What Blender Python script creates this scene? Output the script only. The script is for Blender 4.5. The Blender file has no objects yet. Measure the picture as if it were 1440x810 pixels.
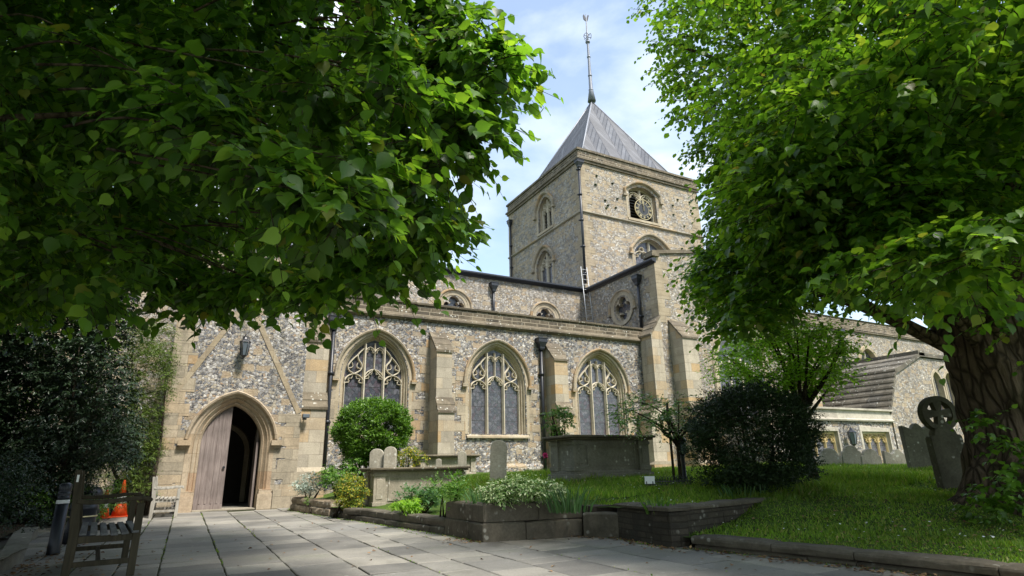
import bpy, bmesh, math, random
import numpy as np
from mathutils import Vector, Matrix
from mathutils.geometry import tessellate_polygon
R = math.radians
scn = bpy.context.scene

# ------------------------------------------------------------------ camera
F = 819.0; PITCH = R(17.0); ROLL = R(1.15); YAW = R(28.5); HC = 1.0
fh = np.array([math.sin(YAW), math.cos(YAW), 0.0]); upz = np.array([0, 0, 1.0])
cf = fh*math.cos(PITCH) + upz*math.sin(PITCH)
cu0 = -fh*math.sin(PITCH) + upz*math.cos(PITCH)
cr0 = np.cross(cf, cu0)
cr = cr0*math.cos(ROLL) - cu0*math.sin(ROLL)
cu = cu0*math.cos(ROLL) + cr0*math.sin(ROLL)
cd = bpy.data.cameras.new('camera'); cam = bpy.data.objects.new('camera', cd)
scn.collection.objects.link(cam)
cd.sensor_width = 36.0; cd.lens = 36.0*F/1440.0; cd.clip_start = 0.05; cd.clip_end = 3000
M = Matrix(((cr[0], cu[0], -cf[0], 0), (cr[1], cu[1], -cf[1], 0), (cr[2], cu[2], -cf[2], HC), (0, 0, 0, 1)))
cam.matrix_world = M
scn.camera = cam
scn.render.resolution_x = 1024; scn.render.resolution_y = 576

def pt(px, py, depth):
    """point seen at a photograph pixel, at a horizontal depth"""
    r = cf + cr*(px-720)/F - cu*(py-405)/F
    t = depth/(r @ fh)
    return r*t + np.array([0, 0, HC])
def proj(p):
    d = np.asarray(p, float) - np.array([0, 0, HC])
    z = d @ cf
    zz = np.where(np.abs(z) < 1e-4, 1e-4, z)
    return 720 + F*(d @ cr)/zz, 405 - F*(d @ cu)/zz, z

# ------------------------------------------------------------------ light
SUN_EL, SUN_AZ = 57.0, 17.0          # azimuth from -Y towards +X
s2 = np.array([math.sin(R(SUN_AZ))*math.cos(R(SUN_EL)), -math.cos(R(SUN_AZ))*math.cos(R(SUN_EL)), math.sin(R(SUN_EL))])
sd = bpy.data.lights.new('sun', 'SUN'); sd.energy = 3.9; sd.angle = R(11); sd.color = (1.0, 0.95, 0.87)
so = bpy.data.objects.new('sun', sd); scn.collection.objects.link(so)
so.rotation_euler = Vector(s2).to_track_quat('Z', 'Y').to_euler()
w = bpy.data.worlds.new('World'); scn.world = w; w.use_nodes = True
nt = w.node_tree; nt.nodes.clear()
out = nt.nodes.new('ShaderNodeOutputWorld'); bg = nt.nodes.new('ShaderNodeBackground')
sky = nt.nodes.new('ShaderNodeTexSky'); sky.sky_type = 'NISHITA'; sky.sun_disc = False
sky.sun_elevation = R(SUN_EL); sky.sun_rotation = R(180-SUN_AZ); sky.air_density = 1.3; sky.dust_density = 1.0; sky.ozone_density = 1.5
bg.inputs['Strength'].default_value = 0.15
tc = nt.nodes.new('ShaderNodeTexCoord')
mp = nt.nodes.new('ShaderNodeMapping'); mp.inputs['Scale'].default_value = (1.0, 1.0, 2.0); mp.inputs['Location'].default_value = (3.1, 1.7, 0.4)
nz = nt.nodes.new('ShaderNodeTexNoise'); nz.inputs['Scale'].default_value = 2.1; nz.inputs['Detail'].default_value = 9; nz.inputs['Roughness'].default_value = 0.52; nz.inputs['Distortion'].default_value = 0.25
rp = nt.nodes.new('ShaderNodeValToRGB'); rp.color_ramp.elements[0].position = 0.42; rp.color_ramp.elements[1].position = 0.60
rp.color_ramp.elements[0].color = (0.2, 0.2, 0.2, 1)
nz2 = nt.nodes.new('ShaderNodeTexNoise'); nz2.inputs['Scale'].default_value = 3.7; nz2.inputs['Detail'].default_value = 6
rp2 = nt.nodes.new('ShaderNodeValToRGB'); rp2.color_ramp.elements[0].position = 0.3; rp2.color_ramp.elements[1].position = 0.7
rp2.color_ramp.elements[0].color = (3.0, 3.55, 4.2, 1); rp2.color_ramp.elements[1].color = (5.0, 5.35, 5.7, 1)
mx = nt.nodes.new('ShaderNodeMix'); mx.data_type = 'RGBA'
L = nt.links.new
L(tc.outputs['Generated'], mp.inputs['Vector']); L(mp.outputs[0], nz.inputs['Vector']); L(mp.outputs[0], nz2.inputs['Vector'])
L(nz.outputs['Fac'], rp.inputs[0]); L(nz2.outputs['Fac'], rp2.inputs[0])
L(rp.outputs[0], mx.inputs[0]); L(sky.outputs[0], mx.inputs[6]); L(rp2.outputs[0], mx.inputs[7])
L(mx.outputs[2], bg.inputs['Color']); L(bg.outputs[0], out.inputs[0])
scn.view_settings.view_transform = 'Standard'; scn.view_settings.look = 'None'
scn.view_settings.exposure = 0.93; scn.view_settings.gamma = 1.0; scn.view_settings.use_curve_mapping = False

# ------------------------------------------------------------------ materials
class NT:
    def __init__(s, name):
        s.m = bpy.data.materials.new(name); s.m.use_nodes = True
        s.t = s.m.node_tree; s.b = s.t.nodes['Principled BSDF']; s.o = s.t.nodes['Material Output']
    def n(s, typ, **k):
        nd = s.t.nodes.new(typ)
        for a, v in k.items():
            if a.startswith('i_'):
                nd.inputs[a[2:].replace('_', ' ')].default_value = v
            else: setattr(nd, a, v)
        return nd
    def l(s, a, b): s.t.links.new(a, b)
    def ramp(s, fac, stops, interp='LINEAR'):
        r = s.n('ShaderNodeValToRGB'); e = r.color_ramp.elements; r.color_ramp.interpolation = interp
        while len(e) < len(stops): e.new(0.5)
        for i, (p, c) in enumerate(stops):
            e[i].position = p
            e[i].color = (c, c, c, 1) if not hasattr(c, '__len__') else (c[0], c[1], c[2], 1)
        s.l(fac, r.inputs[0]); return r.outputs[0]
    def mix(s, fac, a, b, mode='MIX'):
        m = s.n('ShaderNodeMix', data_type='RGBA', blend_type=mode)
        for i, v in ((0, fac), (6, a), (7, b)):
            if hasattr(v, 'is_output'): s.l(v, m.inputs[i])
            elif i == 0: m.inputs[0].default_value = v
            else: m.inputs[i].default_value = (v[0], v[1], v[2], 1)
        return m.outputs[2]
    def math(s, op, a, b=None, c=None):
        m = s.n('ShaderNodeMath', operation=op)
        for i, v in enumerate((a, b, c)):
            if v is None: continue
            if hasattr(v, 'is_output'): s.l(v, m.inputs[i])
            else: m.inputs[i].default_value = v
        return m.outputs[0]
    def noise(s, vec, scale, detail=4, rough=0.55, dist=0.0):
        x = s.n('ShaderNodeTexNoise', i_Scale=scale, i_Detail=detail, i_Roughness=rough, i_Distortion=dist)
        if vec is not None: s.l(vec, x.inputs['Vector'])
        return x.outputs['Fac']
    def pos(s): return s.n('ShaderNodeNewGeometry').outputs['Position']
    def obj(s): return s.n('ShaderNodeTexCoord').outputs['Object']
    def wallvec(s):
        p = s.n('ShaderNodeSeparateXYZ'); s.l(s.pos(), p.inputs[0])
        u = s.math('ADD', p.outputs[0], p.outputs[1])
        c = s.n('ShaderNodeCombineXYZ'); s.l(u, c.inputs[0]); s.l(p.outputs[2], c.inputs[1]); return c.outputs[0]
    def bump(s, h, strength=0.5, dist=0.02):
        b = s.n('ShaderNodeBump', i_Strength=strength, i_Distance=dist); s.l(h, b.inputs['Height']); s.l(b.outputs[0], s.b.inputs['Normal'])
    def col(s, c):
        if hasattr(c, 'is_output'): s.l(c, s.b.inputs['Base Color'])
        else: s.b.inputs['Base Color'].default_value = (*c, 1)
    def rough(s, v): s.b.inputs['Roughness'].default_value = v; return s

def simple(name, c, rough=0.6, metal=0.0, var=0.25, scale=8, bump=0.0, spec=0.4):
    t = NT(name); v = t.obj()
    f = t.noise(v, scale, 6, 0.6)
    a = tuple(x*(1-var) for x in c); b = tuple(min(1, x*(1+var)) for x in c)
    t.col(t.ramp(f, [(0.3, a), (0.7, b)])); t.rough(rough); t.b.inputs['Metallic'].default_value = metal
    t.b.inputs['Specular IOR Level'].default_value = spec
    if bump: t.bump(t.noise(v, scale*5, 6, 0.65), bump, 0.01)
    return t.m

def flint(name, scale=7.5, pale=0.0, blocks=0.16, mortar=(0.42, 0.36, 0.28)):
    t = NT(name); p = t.pos()
    mpn = t.n('ShaderNodeMapping'); mpn.inputs['Scale'].default_value = (1, 1, 1.25); t.l(p, mpn.inputs['Vector'])
    nn = t.n('ShaderNodeTexNoise', i_Scale=3.0, i_Detail=3.0); t.l(mpn.outputs[0], nn.inputs['Vector'])
    add = t.n('ShaderNodeVectorMath', operation='MULTIPLY_ADD'); t.l(nn.outputs['Color'], add.inputs[0]); add.inputs[1].default_value = (.16, .16, .16); t.l(mpn.outputs[0], add.inputs[2])
    v = add.outputs[0]
    vo = t.n('ShaderNodeTexVoronoi', feature='F1', i_Scale=scale, i_Randomness=1.0); t.l(v, vo.inputs['Vector'])
    ve = t.n('ShaderNodeTexVoronoi', feature='DISTANCE_TO_EDGE', i_Scale=scale, i_Randomness=1.0); t.l(v, ve.inputs['Vector'])
    sep = t.n('ShaderNodeSeparateColor'); t.l(vo.outputs['Color'], sep.inputs[0])
    d = 0.0 + pale
    stone = t.ramp(sep.outputs[0], [(0.0, (.035+d*.12, .04+d*.12, .055+d*.12)), (0.22, (.10+d*.2, .11+d*.2, .13+d*.2)), (0.42, (.25+d*.15, .25+d*.15, .26+d*.14)), (0.58, (.44, .43, .42)),
                                    (0.74, (.40, .35, .27)), (0.88, (.60, .585, .56)), (0.95, (.30, .20, .12))], 'CONSTANT')
    inn = t.noise(v, scale*3.2, 4, 0.7)
    stone = t.mix(t.ramp(inn, [(.5, 0.0), (.62, 0.75)]), stone, (.50, .485, .46))
    em = t.ramp(ve.outputs['Distance'], [(0.035, 0.0), (0.085, 1.0)])
    mort = t.mix(t.noise(p, 30, 4), (mortar[0]*.72, mortar[1]*.72, mortar[2]*.72), (mortar[0]*1.15, mortar[1]*1.15, mortar[2]*1.12))
    c = t.mix(em, mort, stone)
    # scattered squared stones
    wv = t.wallvec()
    br = t.n('ShaderNodeTexBrick', offset=0.37, offset_frequency=2, squash=0.7, squash_frequency=3)
    br.inputs['Scale'].default_value = 1.0; br.inputs['Brick Width'].default_value = 0.42; br.inputs['Row Height'].default_value = 0.24
    br.inputs['Mortar Size'].default_value = 0.03; br.inputs['Mortar Smooth'].default_value = 0.6; br.inputs['Bias'].default_value = 0.0
    br.inputs['Color1'].default_value = (0, 0, 0, 1); br.inputs['Color2'].default_value = (1, 1, 1, 1); br.inputs['Mortar'].default_value = (0, 0, 0, 1)
    wob = t.n('ShaderNodeTexNoise', i_Scale=5.0, i_Detail=3.0); t.l(p, wob.inputs['Vector'])
    wa = t.n('ShaderNodeVectorMath', operation='MULTIPLY_ADD'); t.l(wob.outputs['Color'], wa.inputs[0]); wa.inputs[1].default_value = (.12, .12, 0); t.l(wv, wa.inputs[2])
    t.l(wa.outputs[0], br.inputs['Vector'])
    bm_ = t.ramp(br.outputs['Color'], [(1-blocks-.01, 0.0), (1-blocks+.01, 1.0)])
    bcol = t.ramp(t.noise(p, 2.3, 3), [(.35, (.44, .36, .25)), (.5, (.38, .28, .17)), (.62, (.50, .44, .34))])
    bcol = t.mix(t.noise(p, 18, 5), bcol, (.30, .25, .19))
    c = t.mix(t.math('MULTIPLY', bm_, 0.92), c, bcol)
    big = t.noise(p, 0.55, 6, 0.62)
    c = t.mix(1.0, c, t.ramp(big, [(.3, (.66, .65, .64)), (.5, (.95, .93, .9)), (.7, (1.12, 1.08, 1.0))]), 'MULTIPLY')
    sm_ = t.n('ShaderNodeMapping'); sm_.inputs['Scale'].default_value = (2.2, 2.2, .22); t.l(p, sm_.inputs['Vector'])
    c = t.mix(t.ramp(t.noise(sm_.outputs[0], 1.0, 6, .6), [(.56, 0.0), (.72, .4)]), c, (.16, .15, .11))
    if pale > .2: c = t.mix(.22, c, (.40, .33, .225))
    t.col(c); t.rough(0.8); t.b.inputs['Specular IOR Level'].default_value = 0.3
    h = t.math('ADD', t.math('MULTIPLY', em, t.math('SUBTRACT', 1.0, t.math('MULTIPLY', bm_, .8))), t.math('MULTIPLY', inn, .25))
    t.bump(h, 1.0, 0.045)
    return t.m

def ashlar(name, c1, c2, c3, bw=0.62, bh=0.30, spots=0.0, dark=0.3, mort=0.006, off=0.5, vert_shift=0.0, bump=.5, joints=None):
    t = NT(name); wv = t.wallvec(); p = t.pos()
    wob = t.n('ShaderNodeTexNoise', i_Scale=2.0, i_Detail=2.0); t.l(p, wob.inputs['Vector'])
    wa = t.n('ShaderNodeVectorMath', operation='MULTIPLY_ADD'); t.l(wob.outputs['Color'], wa.inputs[0]); wa.inputs[1].default_value = (.02, .02, 0); t.l(wv, wa.inputs[2])
    br = t.n('ShaderNodeTexBrick', offset=off, offset_frequency=2, squash=1.35, squash_frequency=3)
    br.inputs['Scale'].default_value = 1.0; br.inputs['Brick Width'].default_value = bw; br.inputs['Row Height'].default_value = bh
    br.inputs['Mortar Size'].default_value = mort; br.inputs['Mortar Smooth'].default_value = 0.3
    br.inputs['Color1'].default_value = (0, 0, 0, 1); br.inputs['Color2'].default_value = (1, 1, 1, 1); br.inputs['Mortar'].default_value = (.4, .4, .4, 1)
    t.l(wa.outputs[0], br.inputs['Vector'])
    c = t.ramp(br.outputs['Color'], [(0.0, c1), (0.5, c2), (1.0, c3)])
    st = t.noise(p, 1.7, 7, 0.65)
    c = t.mix(t.ramp(st, [(.36, dark), (.56, 0.0)]), c, (c1[0]*.45, c1[1]*.44, c1[2]*.42))
    sm_ = t.n('ShaderNodeMapping'); sm_.inputs['Scale'].default_value = (3.2, 3.2, .35); t.l(p, sm_.inputs['Vector'])
    c = t.mix(t.ramp(t.noise(sm_.outputs[0], 1.0, 7, .65), [(.52, 0.0), (.7, .5)]), c, (c1[0]*.5, c1[1]*.52, c1[2]*.52))
    c = t.mix(t.ramp(t.noise(p, 5.5, 5, .6), [(.58, 0.0), (.68, .35)]), c, (c2[0]*1.15, c2[1]*1.15, c2[2]*1.2))
    fine = t.noise(p, 26, 6, 0.65)
    c = t.mix(1.0, c, t.ramp(fine, [(.3, .78), (.7, 1.15)]), 'MULTIPLY')
    if spots:
        vs = t.n('ShaderNodeTexVoronoi', feature='F1', i_Scale=9.0); t.l(p, vs.inputs['Vector'])
        sm = t.math('MULTIPLY', t.ramp(vs.outputs['Distance'], [(.18, 1.0), (.3, 0.0)]), t.ramp(t.noise(p, 3.1, 4), [(.5, 0.0), (.6, spots)]))
        c = t.mix(sm, c, (.58, .57, .50))
    jm = t.math('MULTIPLY', br.outputs['Fac'], 0.75)
    c = t.mix(jm, c, joints or (c1[0]*.55, c1[1]*.52, c1[2]*.48))
    t.col(c); t.rough(0.85); t.b.inputs['Specular IOR Level'].default_value = 0.25
    h = t.math('SUBTRACT', t.math('MULTIPLY', fine, .5), br.outputs['Fac'])
    t.bump(h, bump, 0.015); return t.m

MAT = {}
MAT['flint'] = flint('flint', 11.0, 0.08, .14, (.37, .32, .255))
MAT['flint_porch'] = flint('flint_porch', 13.0, 0.05, 0.10, (.42, .38, .33))
MAT['flint_nave'] = flint('flint_nave', 9.5, 0.35, 0.22, (.36, .30, .225))
MAT['flint_tower'] = flint('flint_tower', 8.5, 0.6, 0.42, (.36, .30, .225))
MAT['ashlar'] = ashlar('ashlar', (.29, .25, .185), (.39, .33, .24), (.38, .255, .135), .55, .32, 0, .35)
MAT['ashlar_pale'] = ashlar('ashlar_pale', (.33, .29, .225), (.44, .385, .295), (.42, .29, .15), .7, .36, 0, .3)
MAT['trim'] = ashlar('trim', (.37, .305, .21), (.43, .37, .27), (.35, .275, .18), .8, 3.1, 0, .35, .004)
MAT['tracery'] = simple('tracery', (.52, .465, .36), .85, 0, .18, 6, .3)
MAT['porch_trim'] = ashlar('porch_trim', (.36, .275, .18), (.42, .345, .25), (.35, .23, .14), .6, .5, 0, .35)
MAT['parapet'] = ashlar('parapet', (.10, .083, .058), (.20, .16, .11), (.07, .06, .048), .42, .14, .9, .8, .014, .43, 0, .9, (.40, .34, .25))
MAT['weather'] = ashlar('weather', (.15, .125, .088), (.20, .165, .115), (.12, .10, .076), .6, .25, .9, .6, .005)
MAT['oldstone'] = ashlar('oldstone', (.26, .24, .19), (.30, .27, .21), (.22, .2, .16), 3.0, 3.0, .8, .6, .002)
MAT['quoin_tower'] = ashlar('quoin_tower', (.31, .25, .165), (.37, .31, .22), (.29, .235, .165), .6, .37, .0, .35, .006)

def dial(): return simple('dial_black', (.03, .032, .035), .5)
MAT['gold'] = simple('gilt', (.62, .52, .30), .35, .6, .1)
MAT['dial'] = dial()
MAT['iron'] = simple('black_iron', (.018, .02, .026), .4, 0, .3, 10, .1, .5)
MAT['lead'] = None
MAT['alu'] = simple('aluminium', (.48, .49, .5), .45, .3, .08)
MAT['white'] = simple('white_paint', (.78, .78, .76), .5, 0, .05)
MAT['dark'] = simple('interior_shade', (.03, .026, .02), .9)  # near-black colour standing in for the shade of unlit interiors
MAT['bark'] = None
MAT['roofslab'] = ashlar('stone_slab_roof', (.13, .115, .09), (.17, .15, .115), (.10, .092, .078), .5, 1.0, .9, .6, .01)

def lead_mat():
    t = NT('lead_sheets')
    uv = t.n('ShaderNodeUVMap'); uv.uv_map = 'UVMap'
    s = t.n('ShaderNodeSeparateXYZ'); t.l(uv.outputs[0], s.inputs[0])
    W = 1.9
    fr = t.math('FRACT', t.math('DIVIDE', s.outputs[0], W))
    tri = t.math('ABSOLUTE', t.math('SUBTRACT', fr, .5))
    f = t.math('ADD', s.outputs[1], t.math('MULTIPLY', tri, W*1.9))
    g = t.math('FRACT', t.math('DIVIDE', f, .6))
    cell = t.math('ADD', t.math('FLOOR', t.math('DIVIDE', f, .6)), t.math('MULTIPLY', t.math('FLOOR', t.math('DIVIDE', s.outputs[0], W*.5)), 17.3))
    wn = t.n('ShaderNodeTexWhiteNoise', noise_dimensions='1D'); t.l(cell, wn.inputs['W'])
    base = t.ramp(wn.outputs['Value'], [(0, (.055, .058, .072)), (.5, (.075, .079, .094)), (1, (.11, .115, .133))])
    n = t.noise(t.pos(), 1.5, 6, .6)
    base = t.mix(1.0, base, t.ramp(n, [(.3, .72), (.7, 1.2)]), 'MULTIPLY')
    lm = t.ramp(g, [(0.0, 1.0), (.22, 0.0)])
    col_edge = t.ramp(t.math('ABSOLUTE', t.math('SUBTRACT', t.math('FRACT', t.math('DIVIDE', s.outputs[0], W*.5)), .5)), [(.44, 0.0), (.49, 1.0)])
    mk = t.math('MAXIMUM', lm, col_edge)
    t.col(t.mix(t.math('MULTIPLY', mk, .8), base, (.035, .035, .045))); t.rough(.62); t.b.inputs['Metallic'].default_value = 0.0
    t.bump(t.math('ADD', g, t.math('MULTIPLY', mk, -1.0)), .6, .04)
    return t.m
MAT['lead'] = lead_mat()

def glass_mat():
    t = NT('leaded_glass'); p = t.wallvec()
    m = t.n('ShaderNodeMapping'); m.inputs['Rotation'].default_value = (0, 0, R(45)); t.l(p, m.inputs['Vector'])
    br = t.n('ShaderNodeTexBrick', offset=0.0)
    br.inputs['Scale'].default_value = 1; br.inputs['Brick Width'].default_value = .13; br.inputs['Row Height'].default_value = .13; br.inputs['Mortar Size'].default_value = .006
    br.inputs['Color1'].default_value = (.045, .045, .055, 1); br.inputs['Color2'].default_value = (.11, .11, .13, 1); br.inputs['Mortar'].default_value = (.035, .035, .04, 1)
    t.l(m.outputs[0], br.inputs['Vector'])
    vo = t.n('ShaderNodeTexVoronoi', i_Scale=9.0); t.l(p, vo.inputs['Vector'])
    sp = t.n('ShaderNodeSeparateColor'); t.l(vo.outputs['Color'], sp.inputs[0])
    tint = t.ramp(sp.outputs[1], [(0, (.05, .06, .075)), (.3, (.11, .11, .13)), (.55, (.09, .065, .08)), (.75, (.075, .09, .09)), (.9, (.15, .15, .165))], 'CONSTANT')
    c = t.mix(.5, br.outputs['Color'], tint)
    ve = t.n('ShaderNodeTexVoronoi', feature='DISTANCE_TO_EDGE', i_Scale=9.0); t.l(p, ve.inputs['Vector'])
    c = t.mix(t.ramp(ve.outputs['Distance'], [(.02, 1.0), (.04, 0.0)]), c, (.03, .03, .035))
    sz = t.n('ShaderNodeSeparateXYZ'); t.l(p, sz.inputs[0])
    bar = t.math('LESS_THAN', t.math('FRACT', t.math('DIVIDE', sz.outputs[1], .52)), .04)
    c = t.mix(bar, c, (.03, .03, .03))
    t.col(c); t.rough(.22); t.b.inputs['Specular IOR Level'].default_value = .6
    t.bump(t.noise(t.pos(), 7, 3), .35, .02)
    return t.m
MAT['glass'] = glass_mat()

def wood_mat(name, c, c2, axis=2, plank=0.0, planku=0.15):
    t = NT(name); v = t.obj()
    m = t.n('ShaderNodeMapping'); sc = [22, 22, 22]; sc[axis] = 1.6; m.inputs['Scale'].default_value = sc; t.l(v, m.inputs['Vector'])
    f = t.noise(m.outputs[0], 1.0, 7, .65, .4)
    cc = t.ramp(f, [(.3, c), (.7, c2)])
    g = t.noise(v, 1.6, 4)
    cc = t.mix(1.0, cc, t.ramp(g, [(.3, .7), (.7, 1.15)]), 'MULTIPLY')
    t.col(cc); t.rough(.8); t.bump(f, .35, .006); t.b.inputs['Specular IOR Level'].default_value = .2
    return t.m
MAT['door'] = wood_mat('weathered_oak', (.14, .11, .10), (.27, .225, .205))
MAT['bench'] = wood_mat('bench_teak', (.035, .03, .018), (.085, .07, .045))
MAT['bench_slat'] = wood_mat('bench_slat', (.09, .09, .09), (.20, .20, .20), 1)
MAT['bench_grey'] = wood_mat('bench_grey', (.22, .20, .17), (.42, .40, .35))

def bark_mat(name, c, c2, sc=1.0):
    t = NT(name); v = t.pos()
    m = t.n('ShaderNodeMapping'); m.inputs['Scale'].default_value = (9*sc, 9*sc, 1.8*sc); t.l(v, m.inputs['Vector'])
    vo = t.n('ShaderNodeTexVoronoi', feature='DISTANCE_TO_EDGE', i_Scale=1.0); t.l(m.outputs[0], vo.inputs['Vector'])
    f = t.noise(m.outputs[0], 1.3, 8, .7, .8)
    cc = t.ramp(f, [(.3, c), (.7, c2)])
    crack = t.ramp(vo.outputs['Distance'], [(.02, .35), (.18, 1.0)])
    cc = t.mix(1.0, cc, crack, 'MULTIPLY')
    mo = t.ramp(t.noise(v, 1.2, 5), [(.55, 0.0), (.7, .5)])
    cc = t.mix(mo, cc, (.05, .065, .02))
    t.col(cc); t.rough(.95); t.bump(t.math('ADD', f, crack), .9, .05*sc if sc <= 1 else .03); t.b.inputs['Specular IOR Level'].default_value = .15
    return t.m
MAT['bark'] = bark_mat('lime_bark', (.08, .058, .04), (.19, .14, .10))
MAT['twig'] = bark_mat('twig_bark', (.05, .038, .026), (.11, .085, .06), 4)

def leaf_mat(name, stops, trans=(.28, .42, .03), tf=.35, rough=.42, spec=.35, glint=False):
    t = NT(name)
    g = t.n('ShaderNodeNewGeometry')
    c = t.ramp(g.outputs['Random Per Island'], stops)
    n = t.noise(g.outputs['Position'], .9, 3)
    c = t.mix(1.0, c, t.ramp(n, [(.3, .75), (.7, 1.25)]), 'MULTIPLY')
    t.col(c); t.rough(rough); t.b.inputs['Specular IOR Level'].default_value = spec
    tr = t.n('ShaderNodeBsdfTranslucent')
    tcol = t.mix(1.0, c, (trans[0]*10, trans[1]*10, trans[2]*10), 'MULTIPLY')
    t.l(tcol, tr.inputs['Color'])
    mx = t.n('ShaderNodeMixShader'); mx.inputs[0].default_value = tf
    t.l(t.b.outputs[0], mx.inputs[1]); t.l(tr.outputs[0], mx.inputs[2]); t.l(mx.outputs[0], t.o.inputs['Surface'])
    return t.m
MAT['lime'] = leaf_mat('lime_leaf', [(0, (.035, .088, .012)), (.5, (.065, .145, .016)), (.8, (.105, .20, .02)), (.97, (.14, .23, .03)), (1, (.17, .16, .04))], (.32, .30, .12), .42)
MAT['lime_shaded'] = leaf_mat('lime_leaf_shadow_tree', [(0, (.026, .066, .011)), (.4, (.052, .122, .016)), (.8, (.092, .19, .022)), (.97, (.14, .24, .03)), (1, (.16, .17, .03))], (.32, .30, .12), .42)  # copy of the lime leaf, colour darkened to deepen the shade at the left
MAT['young'] = leaf_mat('young_leaf', [(0, (.14, .25, .03)), (.5, (.20, .34, .04)), (1, (.28, .42, .06))], (.26, .26, .12), .5)
MAT['apple'] = leaf_mat('fruit_tree_leaf', [(0, (.08, .16, .035)), (.5, (.13, .24, .055)), (.84, (.2, .31, .09)), (.92, (.5, .52, .46)), (1, (.65, .65, .62))], (.2, .22, .12), .3)
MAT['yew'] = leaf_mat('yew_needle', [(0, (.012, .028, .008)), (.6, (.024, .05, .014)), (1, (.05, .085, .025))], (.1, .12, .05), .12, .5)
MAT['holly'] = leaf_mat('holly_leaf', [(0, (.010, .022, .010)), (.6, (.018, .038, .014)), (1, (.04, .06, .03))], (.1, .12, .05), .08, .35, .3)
MAT['cypress'] = leaf_mat('cypress_spray', [(0, (.05, .09, .012)), (.6, (.085, .14, .018)), (1, (.14, .19, .03))], (.2, .2, .1), .2, .6)
MAT['box'] = leaf_mat('clipped_shrub_leaf', [(0, (.045, .10, .012)), (.6, (.085, .18, .02)), (1, (.17, .29, .035))], (.2, .22, .1), .25, .38)
MAT['shrub'] = leaf_mat('shrub_leaf', [(0, (.05, .12, .02)), (.6, (.09, .19, .03)), (1, (.17, .27, .05))], (.2, .22, .1), .3)
MAT['gold_leaf'] = leaf_mat('golden_leaf', [(0, (.06, .12, .012)), (.45, (.13, .19, .02)), (.75, (.28, .27, .025)), (1, (.50, .36, .04))], (.2, .2, .1), .25)
MAT['silver'] = leaf_mat('silver_leaf', [(0, (.22, .27, .22)), (.6, (.38, .44, .38)), (1, (.55, .6, .55))], (.15, .16, .12), .15, .6)
MAT['varieg'] = leaf_mat('variegated_leaf', [(0, (.08, .17, .035)), (.45, (.15, .26, .06)), (.65, (.36, .44, .20)), (1, (.62, .66, .42))], (.12, .13, .08), .2)
MAT['blade'] = leaf_mat('iris_blade', [(0, (.05, .11, .04)), (.6, (.08, .17, .06)), (1, (.13, .23, .08))], (.2, .22, .1), .25)
MAT['grass'] = leaf_mat('grass_blade', [(0, (.075, .14, .016)), (.45, (.12, .215, .022)), (.8, (.18, .29, .035)), (.93, (.24, .26, .07)), (1, (.32, .28, .13))], (.26, .26, .1), .35, .55)
MAT['litter'] = leaf_mat('dry_leaf', [(0, (.10, .05, .025)), (.5, (.20, .11, .05)), (1, (.36, .24, .12))], (.1, .1, .1), .05, .8)
MAT['pink'] = leaf_mat('pink_petal', [(0, (.6, .04, .18)), (1, (.75, .08, .28))], (.1, .1, .1), .2)
MAT['trumpet'] = simple('soil', (.05, .038, .028), .95, 0, .4, 12, .6)

def ground_mat(name, c1, c2, c3, sc=1.5, br=.9):
    t = NT(name); p = t.pos()
    a = t.ramp(t.noise(p, sc, 7, .65), [(.3, c1), (.55, c2), (.75, c3)])
    a = t.mix(1.0, a, t.ramp(t.noise(p, 45, 5, .7), [(.3, .6), (.7, 1.3)]), 'MULTIPLY')
    t.col(a); t.rough(br); t.bump(t.noise(p, 60, 5, .7), .7, .03); t.b.inputs['Specular IOR Level'].default_value = .15; return t.m
MAT['lawn'] = ground_mat('lawn_soil', (.045, .075, .014), (.07, .12, .018), (.10, .12, .035))
MAT['earth'] = ground_mat('earth', (.04, .03, .022), (.07, .05, .035), (.06, .065, .03))
MAT['soilbed'] = MAT['trumpet']

def slab_mat():
    t = NT('york_stone'); p = t.pos(); g = t.n('ShaderNodeNewGeometry')
    c = t.ramp(g.outputs['Random Per Island'], [(0, (.155, .147, .132)), (.35, (.225, .211, .185)), (.7, (.30, .278, .236)), (1, (.185, .178, .162))])
    st = t.noise(p, 1.1, 8, .68, .5)
    c = t.mix(1.0, c, t.ramp(st, [(.28, .55), (.5, .95), (.75, 1.25)]), 'MULTIPLY')
    sp = t.noise(p, 38, 5, .75)
    c = t.mix(1.0, c, t.ramp(sp, [(.3, .78), (.7, 1.14)]), 'MULTIPLY')
    c = t.mix(t.ramp(t.noise(p, .7, 5), [(.55, 0.0), (.72, .35)]), c, (.10, .12, .055))
    vs = t.n('ShaderNodeTexVoronoi', feature='F1', i_Scale=5.0); t.l(p, vs.inputs['Vector'])
    c = t.mix(t.math('MULTIPLY', t.ramp(vs.outputs['Distance'], [(.07, .5), (.13, 0.0)]), t.ramp(t.noise(p, 2, 3), [(.5, 0.0), (.56, 1.0)])), c, (.42, .41, .37))
    t.col(c); t.b.inputs['Specular IOR Level'].default_value = .35
    rr = t.ramp(st, [(.3, .55), (.7, .8)]); t.l(rr, t.b.inputs['Roughness'])
    t.bump(t.math('ADD', t.math('MULTIPLY', st, 2.0), sp), .45, .012); return t.m
MAT['slab'] = slab_mat()
MAT['joint'] = ground_mat('mossy_joint', (.03, .035, .016), (.05, .055, .022), (.035, .03, .02), 3)
MAT['wallstone'] = ashlar('planter_stone', (.115, .10, .074), (.155, .132, .098), (.085, .077, .061), 9, 9, .35, .75, .001, bump=.8)
MAT['rubble'] = ashlar('rubble_wall', (.28, .22, .155), (.34, .28, .20), (.22, .18, .13), .55, .33, .7, .6, .02, bump=1.0)
MAT['brickwall'] = ashlar('old_brick', (.055, .048, .036), (.075, .062, .046), (.045, .041, .032), .22, .075, .3, .6, .008, bump=.9)
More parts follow.
